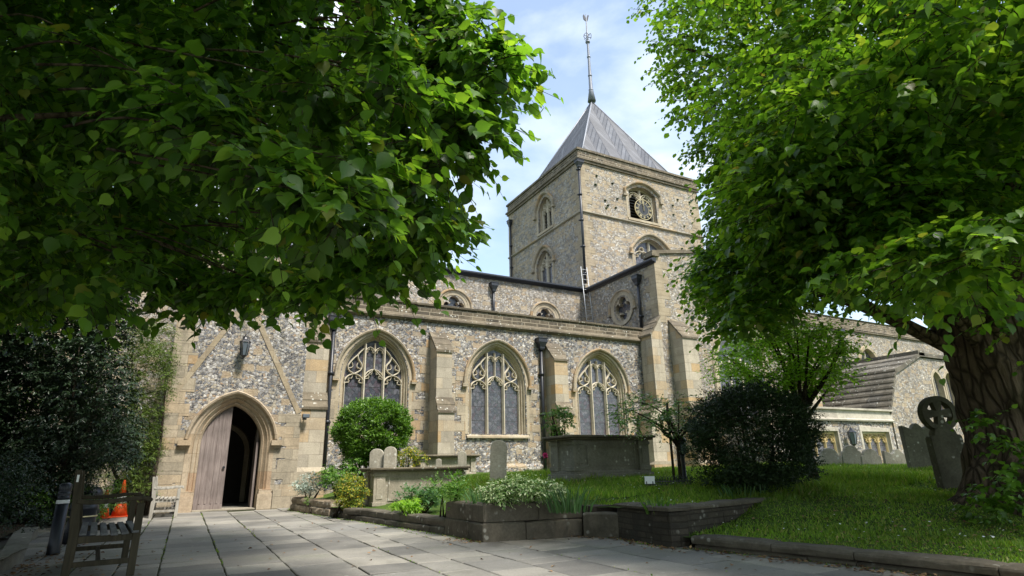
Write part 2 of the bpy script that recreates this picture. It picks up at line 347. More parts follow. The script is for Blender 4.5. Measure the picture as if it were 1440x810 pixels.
MAT['chest'] = ashlar('tomb_stone', (.20, .19, .155), (.24, .225, .18), (.17, .165, .14), 5, 5, .6, .5, .001)
MAT['chest_pale'] = ashlar('tomb_stone_pale', (.33, .29, .22), (.37, .33, .26), (.30, .27, .2), 5, 5, .8, .45, .001)
MAT['grave'] = ashlar('headstone_stone', (.36, .33, .26), (.40, .37, .30), (.32, .29, .23), 5, 5, .9, .6, .001)
MAT['grave_dark'] = ashlar('headstone_stone_dark', (.13, .125, .09), (.17, .16, .115), (.115, .115, .085), 5, 5, .8, .6, .001)
MAT['orange'] = simple('cone_orange', (.80, .10, .015), .45, 0, .08)
MAT['reflect'] = simple('cone_sleeve', (.75, .75, .75), .35, 0, .05)
MAT['bin'] = simple('bin_plastic', (.014, .016, .024), .4, 0, .2, 6, 0, .5)
MAT['lampglass'] = simple('lantern_glass', (.10, .12, .14), .1, 0, .1, 4, 0, .7)
MAT['vestry_frame'] = simple('vestry_stone', (.52, .40, .20), .8, 0, .2, 5, .2)
MAT['vestry_parapet'] = ashlar('vestry_parapet', (.42, .38, .31), (.46, .42, .34), (.38, .34, .28), 2.0, .8, .3, .5, .003)

# ------------------------------------------------------------------ object helpers
COL = scn.collection
def tag(o, label=None, cat=None, group=None, kind=None):
    if label: o['label'] = label
    if cat: o['category'] = cat
    if group: o['group'] = group
    if kind: o['kind'] = kind
    return o
def empty(name, loc=(0, 0, 0), rz=0.0):
    o = bpy.data.objects.new(name, None); COL.objects.link(o); o.location = [float(v) for v in loc]; o.rotation_euler = (0, 0, rz); o.empty_display_size = .3; return o
class MB:
    """collects geometry, builds one mesh"""
    def __init__(s): s.v = []; s.f = []; s.sm = []
    def add(s, vs, fs, smooth=False):
        b = len(s.v); s.v += [tuple(float(c) for c in v) for v in vs]
        s.f += [tuple(b+i for i in f) for f in fs]; s.sm += [smooth]*len(fs); return s
    def box(s, a, b, m=None):
        x0, y0, z0 = a; x1, y1, z1 = b
        vs = [(x0, y0, z0), (x1, y0, z0), (x1, y1, z0), (x0, y1, z0), (x0, y0, z1), (x1, y0, z1), (x1, y1, z1), (x0, y1, z1)]
        if m is not None: vs = [tuple(m @ Vector(v)) for v in vs]
        return s.add(vs, [(0, 3, 2, 1), (4, 5, 6, 7), (0, 1, 5, 4), (1, 2, 6, 5), (2, 3, 7, 6), (3, 0, 4, 7)])
    def tube(s, pts, rad, n=8, cap=True, smooth=True):
        pts = [Vector([float(c) for c in p]) for p in pts]
        if not hasattr(rad, '__len__'): rad = [rad]*len(pts)
        vs = []; prev = None
        for i, p in enumerate(pts):
            d = (pts[min(i+1, len(pts)-1)] - pts[max(i-1, 0)])
            if d.length < 1e-9: d = Vector((0, 0, 1))
            d.normalize()
            ref = prev if prev is not None else (Vector((1, 0, 0)) if abs(d.z) > .9 else Vector((0, 0, 1)))
            a = d.cross(ref)
            if a.length < 1e-6: a = d.cross(Vector((0, 1, 0)))
            a.normalize(); b = d.cross(a).normalized(); prev = -b if False else ref
            for k in range(n):
                t = 2*math.pi*k/n
                vs.append(p + (a*math.cos(t)+b*math.sin(t))*rad[i])
        fs = []
        for i in range(len(pts)-1):
            for k in range(n):
                fs.append((i*n+k, i*n+(k+1) % n, (i+1)*n+(k+1) % n, (i+1)*n+k))
        s.add(vs, fs, smooth)
        if cap:
            base = len(s.v)-len(vs)
            s.f.append(tuple(base+k for k in reversed(range(n)))); s.sm.append(False)
            s.f.append(tuple(base+(len(pts)-1)*n+k for k in range(n))); s.sm.append(False)
        return s
    def lathe(s, prof, n=16, c=(0, 0, 0), smooth=True):
        vs = []
        for r, z in prof:
            for k in range(n):
                t = 2*math.pi*k/n; vs.append((c[0]+r*math.cos(t), c[1]+r*math.sin(t), c[2]+z))
        fs = [(i*n+k, i*n+(k+1) % n, (i+1)*n+(k+1) % n, (i+1)*n+k) for i in range(len(prof)-1) for k in range(n)]
        fs.append(tuple(reversed(range(n)))); fs.append(tuple((len(prof)-1)*n+k for k in range(n)))
        return s.add(vs, fs, smooth)
    def build(s, name, mat, parent=None, bevel=0.0, subsurf=0):
        me = bpy.data.meshes.new(name); me.from_pydata(s.v, [], s.f); me.update()
        me.polygons.foreach_set('use_smooth', s.sm)
        me.materials.append(mat)
        bm = bmesh.new(); bm.from_mesh(me); bmesh.ops.recalc_face_normals(bm, faces=bm.faces); bm.to_mesh(me); bm.free()
        o = bpy.data.objects.new(name, me); COL.objects.link(o)
        if parent is not None: o.parent = parent
        if bevel:
            bv = o.modifiers.new('bevel', 'BEVEL'); bv.width = bevel; bv.segments = 2; bv.limit_method = 'ANGLE'; bv.angle_limit = R(40)
        return o
def local(o, parent):
    return o
class Fr:
    """wall frame: u along, v up, w outward"""
    def __init__(s, O, U, N): s.O = np.array(O, float); s.U = np.array(U, float); s.N = np.array(N, float)
    def p(s, u, v, w=0.0): return tuple(s.O + s.U*u + s.N*w + np.array([0, 0, v]))
def south(y, x0=0): return Fr((x0, y, 0), (1, 0, 0), (0, -1, 0))
def west(x, y0=0): return Fr((x, y0, 0), (0, -1, 0), (-1, 0, 0))

def arch(c, a, spring, h, z0, n=10, kind='pointed'):
    """contour from bottom left up over and down to bottom right (open at the bottom)"""
    pts = [(c-a, z0), (c-a, spring)]
    if kind == 'pointed':
        rr = (a*a+h*h)/(2*a); cx = c-a+rr
        th = math.acos(max(-1, min(1, (rr-a)/rr)))
        left = [(cx - rr*math.cos(th*i/n), spring + rr*math.sin(th*i/n)) for i in range(1, n+1)]
    elif kind == 'four':   # flattened
        left = []
        for i in range(1, n+1):
            t = i/n; left.append((c-a+a*t, spring+h*(1-(1-t)**2.0)))
    else:
        left = [(c - a*math.cos(math.pi/2*i/n), spring + h*math.sin(math.pi/2*i/n)) for i in range(1, n+1)]
    pts += left; pts += [(2*c-x, y) for x, y in reversed(left[:-1])]
    pts += [(c+a, spring), (c+a, z0)]
    return pts
def circle(c, z, r, n=24): return [(c+r*math.cos(-2*math.pi*i/n+math.pi/2), z+r*math.sin(-2*math.pi*i/n+math.pi/2)) for i in range(n)]
def quatre(c, z, r, n=9, lobe=.52, off=.50):
    pts = []
    for q in range(4):
        ang = math.pi/2 - q*math.pi/2
        cx = c+off*r*math.cos(ang); cz = z+off*r*math.sin(ang)
        for i in range(n):
            t = ang + R(118) - R(236)*i/(n-1)
            pts.append((cx+lobe*r*math.cos(t), cz+lobe*r*math.sin(t)))
    return pts

def sheet_with_holes(fr, outer, holes, w=0.0):
    polys = [[Vector((x, y, 0)) for x, y in outer]] + [[Vector((x, y, 0)) for x, y in h] for h in holes]
    tris = tessellate_polygon(polys); flat = [p for pl in polys for p in pl]
    return [fr.p(p.x, p.y, w) for p in flat], [tuple(t) for t in tris]
def wall(name, fr, outer, holes, thick, mat, parent, reveal=None):
    mb = MB(); vs, fs = sheet_with_holes(fr, outer, holes); mb.add(vs, fs)
    n = len(outer)
    mb.add([fr.p(x, y, 0) for x, y in outer]+[fr.p(x, y, -thick) for x, y in outer], [(i, (i+1) % n, n+(i+1) % n, n+i) for i in range(n)])
    vb, fb = sheet_with_holes(fr, outer, holes, -thick); mb.add(vb, fb)
    for h in holes:
        m = len(h); rv = thick
        mb.add([fr.p(x, y, 0) for x, y in h]+[fr.p(x, y, -rv) for x, y in h], [(i, (i+1) % m, m+(i+1) % m, m+i) for i in range(m)])
    return mb.build(name, mat, parent)
def offset(pts, d, closed=False):
    """offset a contour outwards (left-hand side of travel going up the left jamb)"""
    out = []; n = len(pts)
    for i in range(n):
        if closed: a = pts[(i-1) % n]; b = pts[(i+1) % n]
        else: a = pts[max(i-1, 0)]; b = pts[min(i+1, n-1)]
        dx, dy = b[0]-a[0], b[1]-a[1]; l = math.hypot(dx, dy) or 1
        nx, ny = -dy/l, dx/l
        k = 1.0
        if 0 < i < n-1 or closed:
            e1 = (pts[i][0]-a[0], pts[i][1]-a[1]); l1 = math.hypot(*e1) or 1
            cs = (-e1[1]/l1)*nx + (e1[0]/l1)*ny; k = 1/max(.5, cs)
        out.append((pts[i][0]+nx*d*k, pts[i][1]+ny*d*k))
    return out
def moulding(mb, fr, pts, prof, closed=False):
    """sweep a profile [(offset outwards, w)] along a contour"""
    rings = [[fr.p(x, y, w) for x, y in offset(pts, d, closed)] for d, w in prof]
    n = len(pts); vs = [p for r_ in rings for p in r_]; fs = []
    m = n if closed else n-1
    for j in range(len(rings)-1):
        for i in range(m):
            i2 = (i+1) % n
            fs.append((j*n+i, j*n+i2, (j+1)*n+i2, (j+1)*n+i))
    if not closed:
        fs.append(tuple(j*n for j in range(len(rings)))); fs.append(tuple(j*n+n-1 for j in reversed(range(len(rings)))))
    mb.add(vs, fs)
def bar(mb, fr, pts, wd, w0, w1, ch=.3):
    """tracery bar along a 2D line, chamfered to the front; w0 back, w1 front"""
    left = offset(pts, wd/2); right = offset(pts, -wd/2); lf = offset(pts, wd*ch/2); rf = offset(pts, -wd*ch/2)
    wm = w0+(w1-w0)*.45
    rings = [[fr.p(x, y, w0) for x, y in left], [fr.p(x, y, wm) for x, y in left], [fr.p(x, y, w1) for x, y in lf], [fr.p(x, y, w1) for x, y in rf], [fr.p(x, y, wm) for x, y in right], [fr.p(x, y, w0) for x, y in right]]
    n = len(pts); vs = [p for r_ in rings for p in r_]
    fs = [(j*n+i, j*n+i+1, (j+1)*n+i+1, (j+1)*n+i) for j in range(5) for i in range(n-1)]
    fs += [tuple(j*n for j in range(6)), tuple(j*n+n-1 for j in reversed(range(6)))]
    mb.add(vs, fs)
def fbox(mb, fr, u0, u1, v0, v1, w0, w1):
    P = [fr.p(u, v, w) for w in (w0, w1) for u, v in ((u0, v0), (u1, v0), (u1, v1), (u0, v1))]
    mb.add(P, [(0, 1, 2, 3), (4, 5, 6, 7), (0, 1, 5, 4), (1, 2, 6, 5), (2, 3, 7, 6), (3, 0, 4, 7)])
def quoins(mb, fr, u, v0, v1, side, rnd, proud=.012, h=.3, big=.5, small=.28, depth=.05, cor=0.0):
    z = v0; k = 0
    while z < v1-.05:
        hh = min(h*rnd.uniform(.85, 1.15), v1-z); wd = (big if k % 2 else small)*rnd.uniform(.85, 1.15)
        a, b = (u-cor, u+wd) if side > 0 else (u-wd, u+cor)
        fbox(mb, fr, a, b, z+.004, z+hh-.004, -depth, proud+rnd.uniform(-.002, .003)); z += hh; k += 1

rnd = random.Random(5)
church = empty('church', (8, 24, 0)); CH0 = church.location.copy()
tag(church, 'medieval flint church with square clock tower, pyramid lead spire, aisle windows and arched door', 'church')
CP = []   # parts built in world coordinates, re-based at the end
def cp(o, parent=None):
    if parent is None: o.parent = church; o.matrix_parent_inverse = Matrix.Translation(-CH0)
    else: o.parent = parent
    return o
# ------------------------------------------------------------------ aisle
YA = 19.5; fa = south(YA)
wins = [(5.28, .99), (9.90, 1.02), (14.68, 1.05)]
SILL, SPR, APX = 2.12, 3.95, 5.28
holes = [arch(c, a+.16, SPR, (APX-SPR)+.2, SILL, 12) for c, a in wins]
cp(wall('aisle_wall', fa, [(2.84, -.2), (2.84, 6.1), (17.5, 6.1), (17.5, -.2)], holes, .8, MAT['flint'], None))
def smooth(P, n=5):
    P = [np.array(p, float) for p in P]; P = [2*P[0]-P[1]]+P+[2*P[-1]-P[-2]]; out = []
    for i in range(1, len(P)-2):
        for k in range(n):
            t = k/n; out.append(tuple(.5*((2*P[i])+(P[i+1]-P[i-1])*t+(2*P[i-1]-5*P[i]+4*P[i+1]-P[i+2])*t*t+(3*P[i]-P[i-1]-3*P[i+1]+P[i+2])*t**3)))
    return out+[tuple(P[-2])]
def light_head(mb, fr, c, a, spr, h, w0, w1, wd=.05):
    bar(mb, fr, arch(c, a, spr, h, spr-.02, 7)[1:-1], wd, w0, w1)
    # cusps
    for s in (-1, 1):
        q = [(c+s*a*.95, spr+h*.10), (c+s*a*.52, spr+h*.16), (c+s*a*.50, spr+h*.30), (c+s*a*.62, spr+h*.52)]
        bar(mb, fr, q, wd*.75, w0+.01, w1-.02)
        q = [(c+s*a*.60, spr+h*.55), (c+s*a*.26, spr+h*.55), (c+s*a*.16, spr+h*.82)]
        bar(mb, fr, q, wd*.6, w0+.01, w1-.02)
def aisle_window(c, a):
    ins = arch(c, a, SPR, APX-SPR, SILL, 12)
    mb = MB()
    moulding(mb, fa, ins, [(0, -.36), (0, -.28), (.05, -.25), (.06, -.17), (.105, -.15), (.12, -.06), (.17, -.05), (.19, .012), (.30, .012), (.30, -.05)])
    sr = MB()
    o = cp(mb.build('aisle_window', MAT['trim'], None))
    hd = MB()
    hp = arch(c, a+.29, SPR, APX-SPR+.26, SPR-.05, 12)
    moulding(hd, fa, hp, [(0, .0), (0, .05), (.03, .10), (.075, .12), (.10, .10), (.10, 0.0)])
    for s in (-1, 1): fbox(hd, fa, c+s*(a+.34)-.10, c+s*(a+.34)+.10, SPR-.17, SPR-.05, 0, .14)
    hd.build('hood_mould', MAT['ashlar'], o)
    # toothed jamb blocks
    z = SILL-.2; k = 0
    jbs = {-1: MB(), 1: MB()}
    while z < SPR+.1:
        h = rnd.uniform(.26, .36); wd = (.42 if k % 2 else .14)*rnd.uniform(.7, 1.1)
        for s in (-1, 1):
            u0 = c+s*(a+.30); u1 = u0+s*wd*rnd.uniform(.8, 1.2); fbox(jbs[s], fa, min(u0, u1), max(u0, u1), z, z+h-.008, -.05, .010)
        z += h; k += 1
    for s in (-1, 1): jbs[s].build('jamb_stones', MAT['ashlar'], o)
    si = MB()
    P = [(0.0, SILL-.14), (.09, SILL-.14), (.09, SILL-.08), (-.02, SILL-.02), (-.36, SILL+.03), (-.36, SILL-.14)]
    vs = [fa.p(c+s*(a+.25), v, w) for s in (-1, 1) for w, v in P]
    si.add(vs, [tuple(range(6)), tuple(range(6, 12))]+[(i, (i+1) % 6, 6+(i+1) % 6, 6+i) for i in range(6)])
    si.build('sill', MAT['trim'], o)
    tr = MB(); W0, W1 = -.33, -.19; m = a/3*1.02
    # height of the arch at offset x
    rr = (a*a+(APX-SPR)**2)/(2*a)
    def ah(x): return SPR + math.sqrt(max(0, rr*rr-(abs(x)+rr-a)**2))
    for s in (-1, 1):
        bar(tr, fa, [(c+s*m, SILL), (c+s*m, ah(m)-.01)], .095, W0, W1+.04)
    bar(tr, fa, [(c-a+.015, SILL), (c-a+.015, SPR)], .05, W0, W1); bar(tr, fa, [(c+a-.015, SILL), (c+a-.015, SPR)], .05, W0, W1)
    hw = (a-m)/2
    light_head(tr, fa, c, m, SPR-.06, .36, W0, W1)
    for s in (-1, 1):
        light_head(tr, fa, c+s*(m+hw), hw, SPR-.22, .34, W0, W1)
        # dagger above each side light
        x0 = c+s*(m+hw)
        bar(tr, fa, smooth([(x0, SPR+.12), (x0-s*hw*.62, SPR+.26), (x0-s*hw*.72, SPR+.44), (x0-s*hw*.35, SPR+.62), (x0-s*hw*.30, SPR+.78), (x0-s*hw*.85, SPR+1.0)]), .055, W0, W1)
        bar(tr, fa, smooth([(x0, SPR+.12), (x0+s*hw*.58, SPR+.24), (x0+s*hw*.66, SPR+.40), (x0+s*hw*.2, SPR+.62), (x0-s*hw*.30, SPR+.78)]), .05, W0, W1)
        for q_ in (-1, 1):
            bar(tr, fa, smooth([(x0+q_*s*hw*.62, SPR+.30), (x0+q_*s*hw*.22, SPR+.36), (x0+q_*s*hw*.30, SPR+.50)]), .032, W0+.01, W1-.01)
    bar(tr, fa, [(c, SPR+.30), (c, ah(0)-.12)], .05, W0, W1)
    for s in (-1, 1):
        light_head(tr, fa, c+s*m/2, m/2, ah(m*.5)-.42, .22, W0, W1, .035)
        bar(tr, fa, [(c+s*m/2, SPR+.18), (c+s*m/2-.0, SPR+.26)], .03, W0, W1)
    bar(tr, fa, [(c-m, SPR-.02), (c-a*.02, SPR+.31), (c, SPR+.31), (c+m, SPR-.02)], .04, W0, W1)
    tr.build('tracery', MAT['tracery'], o)
    g = MB(); gl = arch(c, a+.02, SPR, APX-SPR+.02, SILL, 12)
    vs, fs = sheet_with_holes(fa, gl, [], -.30); g.add(vs, fs); g.build('glass', MAT['glass'], o)
    return o
for c, a in wins: aisle_window(c, a)

def prof_extrude(mb, fr, prof, u0, u1):
    n = len(prof)
    vs = [fr.p(u, v, w) for u in (u0, u1) for w, v in prof]
    mb.add(vs, [tuple(range(n)), tuple(range(n, 2*n))]+[(i, (i+1) % n, n+(i+1) % n, n+i) for i in range(n)])
def buttress(fr, u0, u1, top, mid, p1, p2, zb=0.0, slopeh=.75, name='buttress', plinth=True):
    mb = MB()
    prof_extrude(mb, fr, [(-.02, zb), (p1, zb), (p1, mid-.45), (p2-.03, mid-.02), (p2-.03, top-slopeh), (-.02, top-.03)], u0, u1)
    o = cp(mb.build(name, MAT['ashlar_pale'], None))
    def slabrow(wa, va, wb, vb, n):
        wt = MB()
        for i in range(n):
            t0, t1 = i/n, (i+1)/n
            a = (wa+(wb-wa)*t0, va+(vb-va)*t0); b = (wa+(wb-wa)*t1, va+(vb-va)*t1)
            e = .05
            prof_extrude(wt, fr, [(a[0]+.045, a[1]-.05), (a[0]+.055, a[1]+.03), (b[0]+.015, b[1]+.045), (b[0]-.01, b[1]-.03)], u0-.035-.004*i, u1+.035+.004*i)
        wt.build('weathering', MAT['weather'], o)
    slabrow(p1, mid-.45, p2-.03, mid, 2); slabrow(p2-.03, top-slopeh, 0, top, 3)
    if plinth:
        pl = MB(); prof_extrude(pl, fr, [(-.02, zb), (p1+.1, zb), (p1+.1, .95), (p1, 1.08), (-.02, 1.08)], u0-.08, u1+.08); pl.build('plinth', MAT['ashlar'], o)
    return o
buttress(fa, 7.2, 7.78, 5.65, 3.25, .92, .72)
buttress(fa, 12.0, 12.6, 5.65, 3.25, .92, .72)
buttress(fa, 2.84, 3.56, 5.65, 3.25, .92, .72)
# flint-and-stone pilaster strips beside the buttresses
rnd2 = random.Random(3)
for u, s in ((7.2, -1), (7.78, 1), (12.0, -1), (12.6, 1), (3.56, 1)):
    st = MB(); quoins(st, fa, u, 1.0, 5.4, s, rnd2, .01, .3, .36, .16); cp(st.build('wall_quoins', MAT['ashlar'], None))
st = MB(); quoins(st, fa, 17.48, .8, 6.05, -1, rnd2, .012, .32, .4, .22)
for u in (8.35, 12.95, 3.0): pass
cp(st.build('wall_quoins', MAT['ashlar'], None))
# plinth
pl = MB(); prof_extrude(pl, fa, [(0, -.2), (.09, -.2), (.09, .98), (0, 1.08)], 3.5, 17.4); cp(pl.build('aisle_plinth', MAT['flint'], None))
# string course and parapet
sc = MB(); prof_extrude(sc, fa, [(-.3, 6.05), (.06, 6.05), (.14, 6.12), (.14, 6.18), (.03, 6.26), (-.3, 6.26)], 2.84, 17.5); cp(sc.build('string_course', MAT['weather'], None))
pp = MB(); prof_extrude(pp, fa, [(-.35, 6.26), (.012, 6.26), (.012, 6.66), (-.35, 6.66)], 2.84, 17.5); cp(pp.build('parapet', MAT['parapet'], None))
cpg = MB()
x = 2.84
while x < 17.45:
    l = rnd.uniform(.6, 1.0); x2 = min(17.5, x+l); dz = rnd.uniform(-.008, .008)
    prof_extrude(cpg, fa, [(-.42, 6.655), (.07, 6.655+dz), (.085, 6.72+dz), (-.17, 6.80+dz), (-.42, 6.72+dz)], x+.004, x2-.004); x = x2
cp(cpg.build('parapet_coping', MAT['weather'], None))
rf = MB(); rf.add([(-.7, 19.9, 6.45), (17.5, 19.9, 6.45), (17.5, 24.2, 7.35), (-.7, 24.2, 7.35)], [(0, 1, 2, 3)]); cp(rf.build('aisle_roof', MAT['lead'], None))

# ------------------------------------------------------------------ porch front
YP = 18.5; fp = south(YP)
DC, DA, DS, DH = 1.05, .77, 1.72, 1.10
hole = arch(DC, DA+.22, DS, DH+.24, 0.0, 14)
outer = [(-.7, -.1), (-.7, 6.3), (2.83, 6.3), (2.83, -.1), (hole[-1][0], -.1)] + list(reversed(hole)) + [(hole[0][0], -.1)]
cp(wall('porch_wall', fp, outer, [], .55, MAT['flint_porch'], None))
sidew = MB()
sidew.box((-.7, 19.05, -.1), (-.25, 22.5, 6.3)); sidew.box((2.40, 19.05, -.1), (2.83, 22.5, 6.3)); sidew.box((-.25, 22.2, -.1), (2.4, 22.5, 6.3)); sidew.box((-.25, 19.05, 3.6), (2.4, 22.2, 3.7)); sidew.box((-.25, 19.05, 6.1), (2.4, 22.2, 6.3))
cp(sidew.build('porch_side_walls', MAT['flint_porch'], None))
lin = MB(); lin.box((-.249, 19.06, .02), (-.20, 22.19, 3.59)); lin.box((2.35, 19.06, .02), (2.399, 22.19, 3.59)); lin.box((-.199, 22.14, .02), (2.349, 22.19, 3.59)); lin.box((-.199, 19.06, 3.55), (2.349, 22.13, 3.59)); cp(lin.build('porch_shade_lining', MAT['dark'], None))  # added near-black sheets that paint the shade inside the porch
ds = MB(); ins = arch(DC, DA, DS, DH, 0.0, 14)
moulding(ds, fp, ins, [(0, -.5), (0, -.16), (.05, -.10), (.075, -.13), (.12, -.07), (.16, -.01), (.18, -.04), (.23, .02), (.34, .022), (.34, -.05)])
dso = cp(ds.build('door_surround', MAT['porch_trim'], None))
hd = MB(); hp = arch(DC, DA+.31, DS, DH+.28, DS+.12, 14)
hp = [(x, max(y, DS+.12)) for x, y in hp][1:-1]
moulding(hd, fp, hp, [(0, .0), (.0, .06), (.035, .13), (.08, .15), (.11, .10), (.11, 0.0)])
for s in (-1, 1): fbox(hd, fp, DC+s*(DA+.40)-.15, DC+s*(DA+.40)+.15, DS-.02, DS+.12, 0, .16); fbox(hd, fp, DC+s*(DA+.40)-.11, DC+s*(DA+.40)+.11, DS-.09, DS-.02, 0, .10)
hd.build('hood_mould', MAT['porch_trim'], dso)
for s in (-1, 1):
    pbs = MB(); a = DC+s*(DA+.02); b = DC+s*(DA+.40)
    fbox(pbs, fp, min(a, b), max(a, b), -.05, .40, -.3, .09); fbox(pbs, fp, min(a, b)+.03, max(a, b)-.03, .40, .52, -.3, .06)
    pbs.build('column_base', MAT['porch_trim'], dso)
rq = random.Random(8)
for s in (-1, 1):
    jb = MB(); z = 0.45; k = 0
    while z < 2.0:
        h = rq.uniform(.28, .36); u0 = DC+s*(DA+.34); u1 = u0+s*(.42 if k % 2 else .12)*rq.uniform(.7, 1.1)
        fbox(jb, fp, min(u0, u1), max(u0, u1), z, z+h-.008, -.05, .012); z += h; k += 1
    jb.build('jamb_stones', MAT['ashlar'], dso)
# corner blocks and the two raking bands of an older gable
qb = MB()
quoins(qb, fp, -.7, 0, 6.2, 1, rq, .012, .36, .62, .42, cor=.012); cp(qb.build('porch_quoins', MAT['ashlar'], None)); qb = MB(); quoins(qb, fp, 2.83, 0, 2.6, -1, rq, .013, .36, .55, .36, cor=.012)
fbox(qb, fp, DC+DA+.42, 2.85, -.05, .5, 0, .07)
cp(qb.build('porch_quoins', MAT['ashlar'], None))
for a, b, wd in (((-.50, 3.1), (1.02, 5.85), .15), ((2.76, 2.62), (1.08, 5.9), .15)):
    rk = MB(); bar(rk, fp, [a, b], wd, -.02, .018, .9)
    cp(rk.build('raking_band', MAT['quoin_tower'], None))
# doors
dl = MB(); zb = .03
def archy(x, a, spr, h):
    rr = (a*a+h*h)/(2*a); q = abs(x-DC)
    return spr + math.sqrt(max(0, rr*rr-(q+rr-a)**2))
N = 5; x0 = DC-DA+.0; x1 = DC-.05
leaf = empty  # noqa
for i in range(N):
    a = x0+(x1-x0)*i/N+.006; b = x0+(x1-x0)*(i+1)/N-.006
    seg = [a+(b-a)*t for t in (0, .34, .67, 1)]
    top = [(q, archy(q, DA, DS, DH)-.005) for q in seg]
    poly = [(a, zb)]+top+[(b, zb)]
    n = len(poly); w0, w1 = -.30, -.24+(.006 if i % 2 else 0)
    dl.add([fp.p(u, v, w1) for u, v in poly]+[fp.p(u, v, w0) for u, v in poly], [tuple(range(n)), tuple(range(n, 2*n))]+[(k, (k+1) % n, n+(k+1) % n, n+k) for k in range(n)])
for i in range(1, N):
    b = x0+(x1-x0)*i/N; fbox(dl, fp, b-.018, b+.018, zb+.15, archy(b, DA, DS, DH)-.05, -.25, -.222)
fbox(dl, fp, x0+.01, x1-.0, zb, zb+.13, -.26, -.218)
door = cp(dl.build('door_leaf', MAT['door'], None))
hg = MB(); hg.tube([fp.p(x1-.07, 1.12, -.22), fp.p(x1-.07, 1.12, -.19)], .035, 10); hg.build('door_ring', MAT['iron'], door)
dl2 = MB()   # the other leaf folded back into the porch
for i in range(5):
    a = .02+i*.145; dl2.box((DC+DA-.10, YP+.30+a, zb), (DC+DA-.045, YP+.30+a+.139, 1.85+.16*(5-i) if i else 1.8))
cp(dl2.build('door_leaf', MAT['door'], None))
st = MB(); st.box((DC-DA, YP-.02, 0.0), (DC+DA, YP+.55, .035)); cp(st.build('threshold', MAT['chest_pale'], None))
# inner doorway inside the porch
ia = MB(); fi = south(22.12)
moulding(ia, fi, arch(DC, .62, 1.6, .8, 0.05, 10), [(0, 0), (0, .12), (.14, .12), (.2, 0)]); ia = cp(ia.build('inner_doorway', MAT['trim'], None))
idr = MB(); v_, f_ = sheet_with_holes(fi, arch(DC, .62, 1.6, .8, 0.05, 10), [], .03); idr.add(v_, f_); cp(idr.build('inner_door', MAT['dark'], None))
pf = MB(); pf.box((-.25, 19.05, -.08), (2.4, 22.2, .02)); cp(pf.build('porch_floor', MAT['chest'], None))
th = pf

# ------------------------------------------------------------------ nave clerestory
YN = 24.17; fn = south(YN)
cl = [(.3, 8.1), (5.1, 8.1), (10.05, 8.1), (15.0, 8.05)]
cp(wall('nave_wall', fn, [(-6, -.1), (-6, 9.75), (17.5, 9.75), (17.5, -.1)], [quatre(c, z, .52) for c, z in cl], .7, MAT['flint_nave'], None))
def round_window(fr, c, z, r, name='clerestory_window'):
    mb = MB(); ring = circle(c, z, r*1.02, 28)
    moulding(mb, fr, list(ring), [(0, -.05), (0, .02), (.10, .03), (.14, .055), (.20, .06), (.20, -.02)], True)
    # webbing between circle and quatrefoil, recessed
    vs, fs = sheet_with_holes(fr, circle(c, z, r*1.05, 28), [quatre(c, z, r*.92)], -.03)
    mb.add(vs, fs)
    q = quatre(c, z, r*.92); n = len(q)
    mb.add([fr.p(x, y, -.03) for x, y in q]+[fr.p(x, y, -.25) for x, y in q], [(i, (i+1) % n, n+(i+1) % n, n+i) for i in range(n)])
    o = cp(mb.build(name, MAT['trim'], None))
    hd = MB(); hp = arch(c, r+.24, z-.05, r+.24, z-.12, 9, 'round')
    moulding(hd, fr, hp, [(0, 0), (0, .07), (.05, .12), (.10, .12), (.13, .06), (.13, 0)]); 
    for s in (-1, 1): fbox(hd, fr, c+s*(r+.33)-.11, c+s*(r+.33)+.11, z-.22, z-.12, 0, .13)
    hd.build('hood_mould', MAT['ashlar'], o)
    g = MB(); vs, fs = sheet_with_holes(fr, circle(c, z, r*1.0, 24), [], -.24); g.add(vs, fs); g.build('glass', MAT['glass'], o)
# the wall is cut by the quatrefoil itself: cut a round opening instead
for c, z in cl: round_window(fn, c, z, .56)
def gutter(fr, u0, u1, z, name='gutter'):
    mb = MB(); prof_extrude(mb, fr, [(0, z-.10), (.06, z-.10), (.10, z-.04), (.20, z-.03), (.24, z+.03), (.24, z+.10), (.0, z+.13)], u0, u1)
    return cp(mb.build(name, MAT['iron'], None))
gutter(fn, -6, 17.28, 9.80)
rf = MB(); rf.add([(-6, 24.0, 9.9), (17.5, 24.0, 9.9), (17.5, 28.4, 10.9), (-6, 28.4, 10.9), (-6, 32.8, 9.9), (17.5, 32.8, 9.9)], [(0, 1, 2, 3), (3, 2, 5, 4)]); cp(rf.build('nave_roof', MAT['lead'], None))
# west end wall
ww = MB(); ww.box((-6.3, 24.17, -.1), (-6.001, 32.6, 9.8)); ww.box((-6, 32.0, -.1), (17.5, 32.6, 9.75)); cp(ww.build('west_wall', MAT['flint_nave'], None))
aw = MB(); aw.box((-.7, 22.51, -.1), (-.1, 24.1, 6.1)); cp(aw.build('aisle_end_wall', MAT['flint'], None))

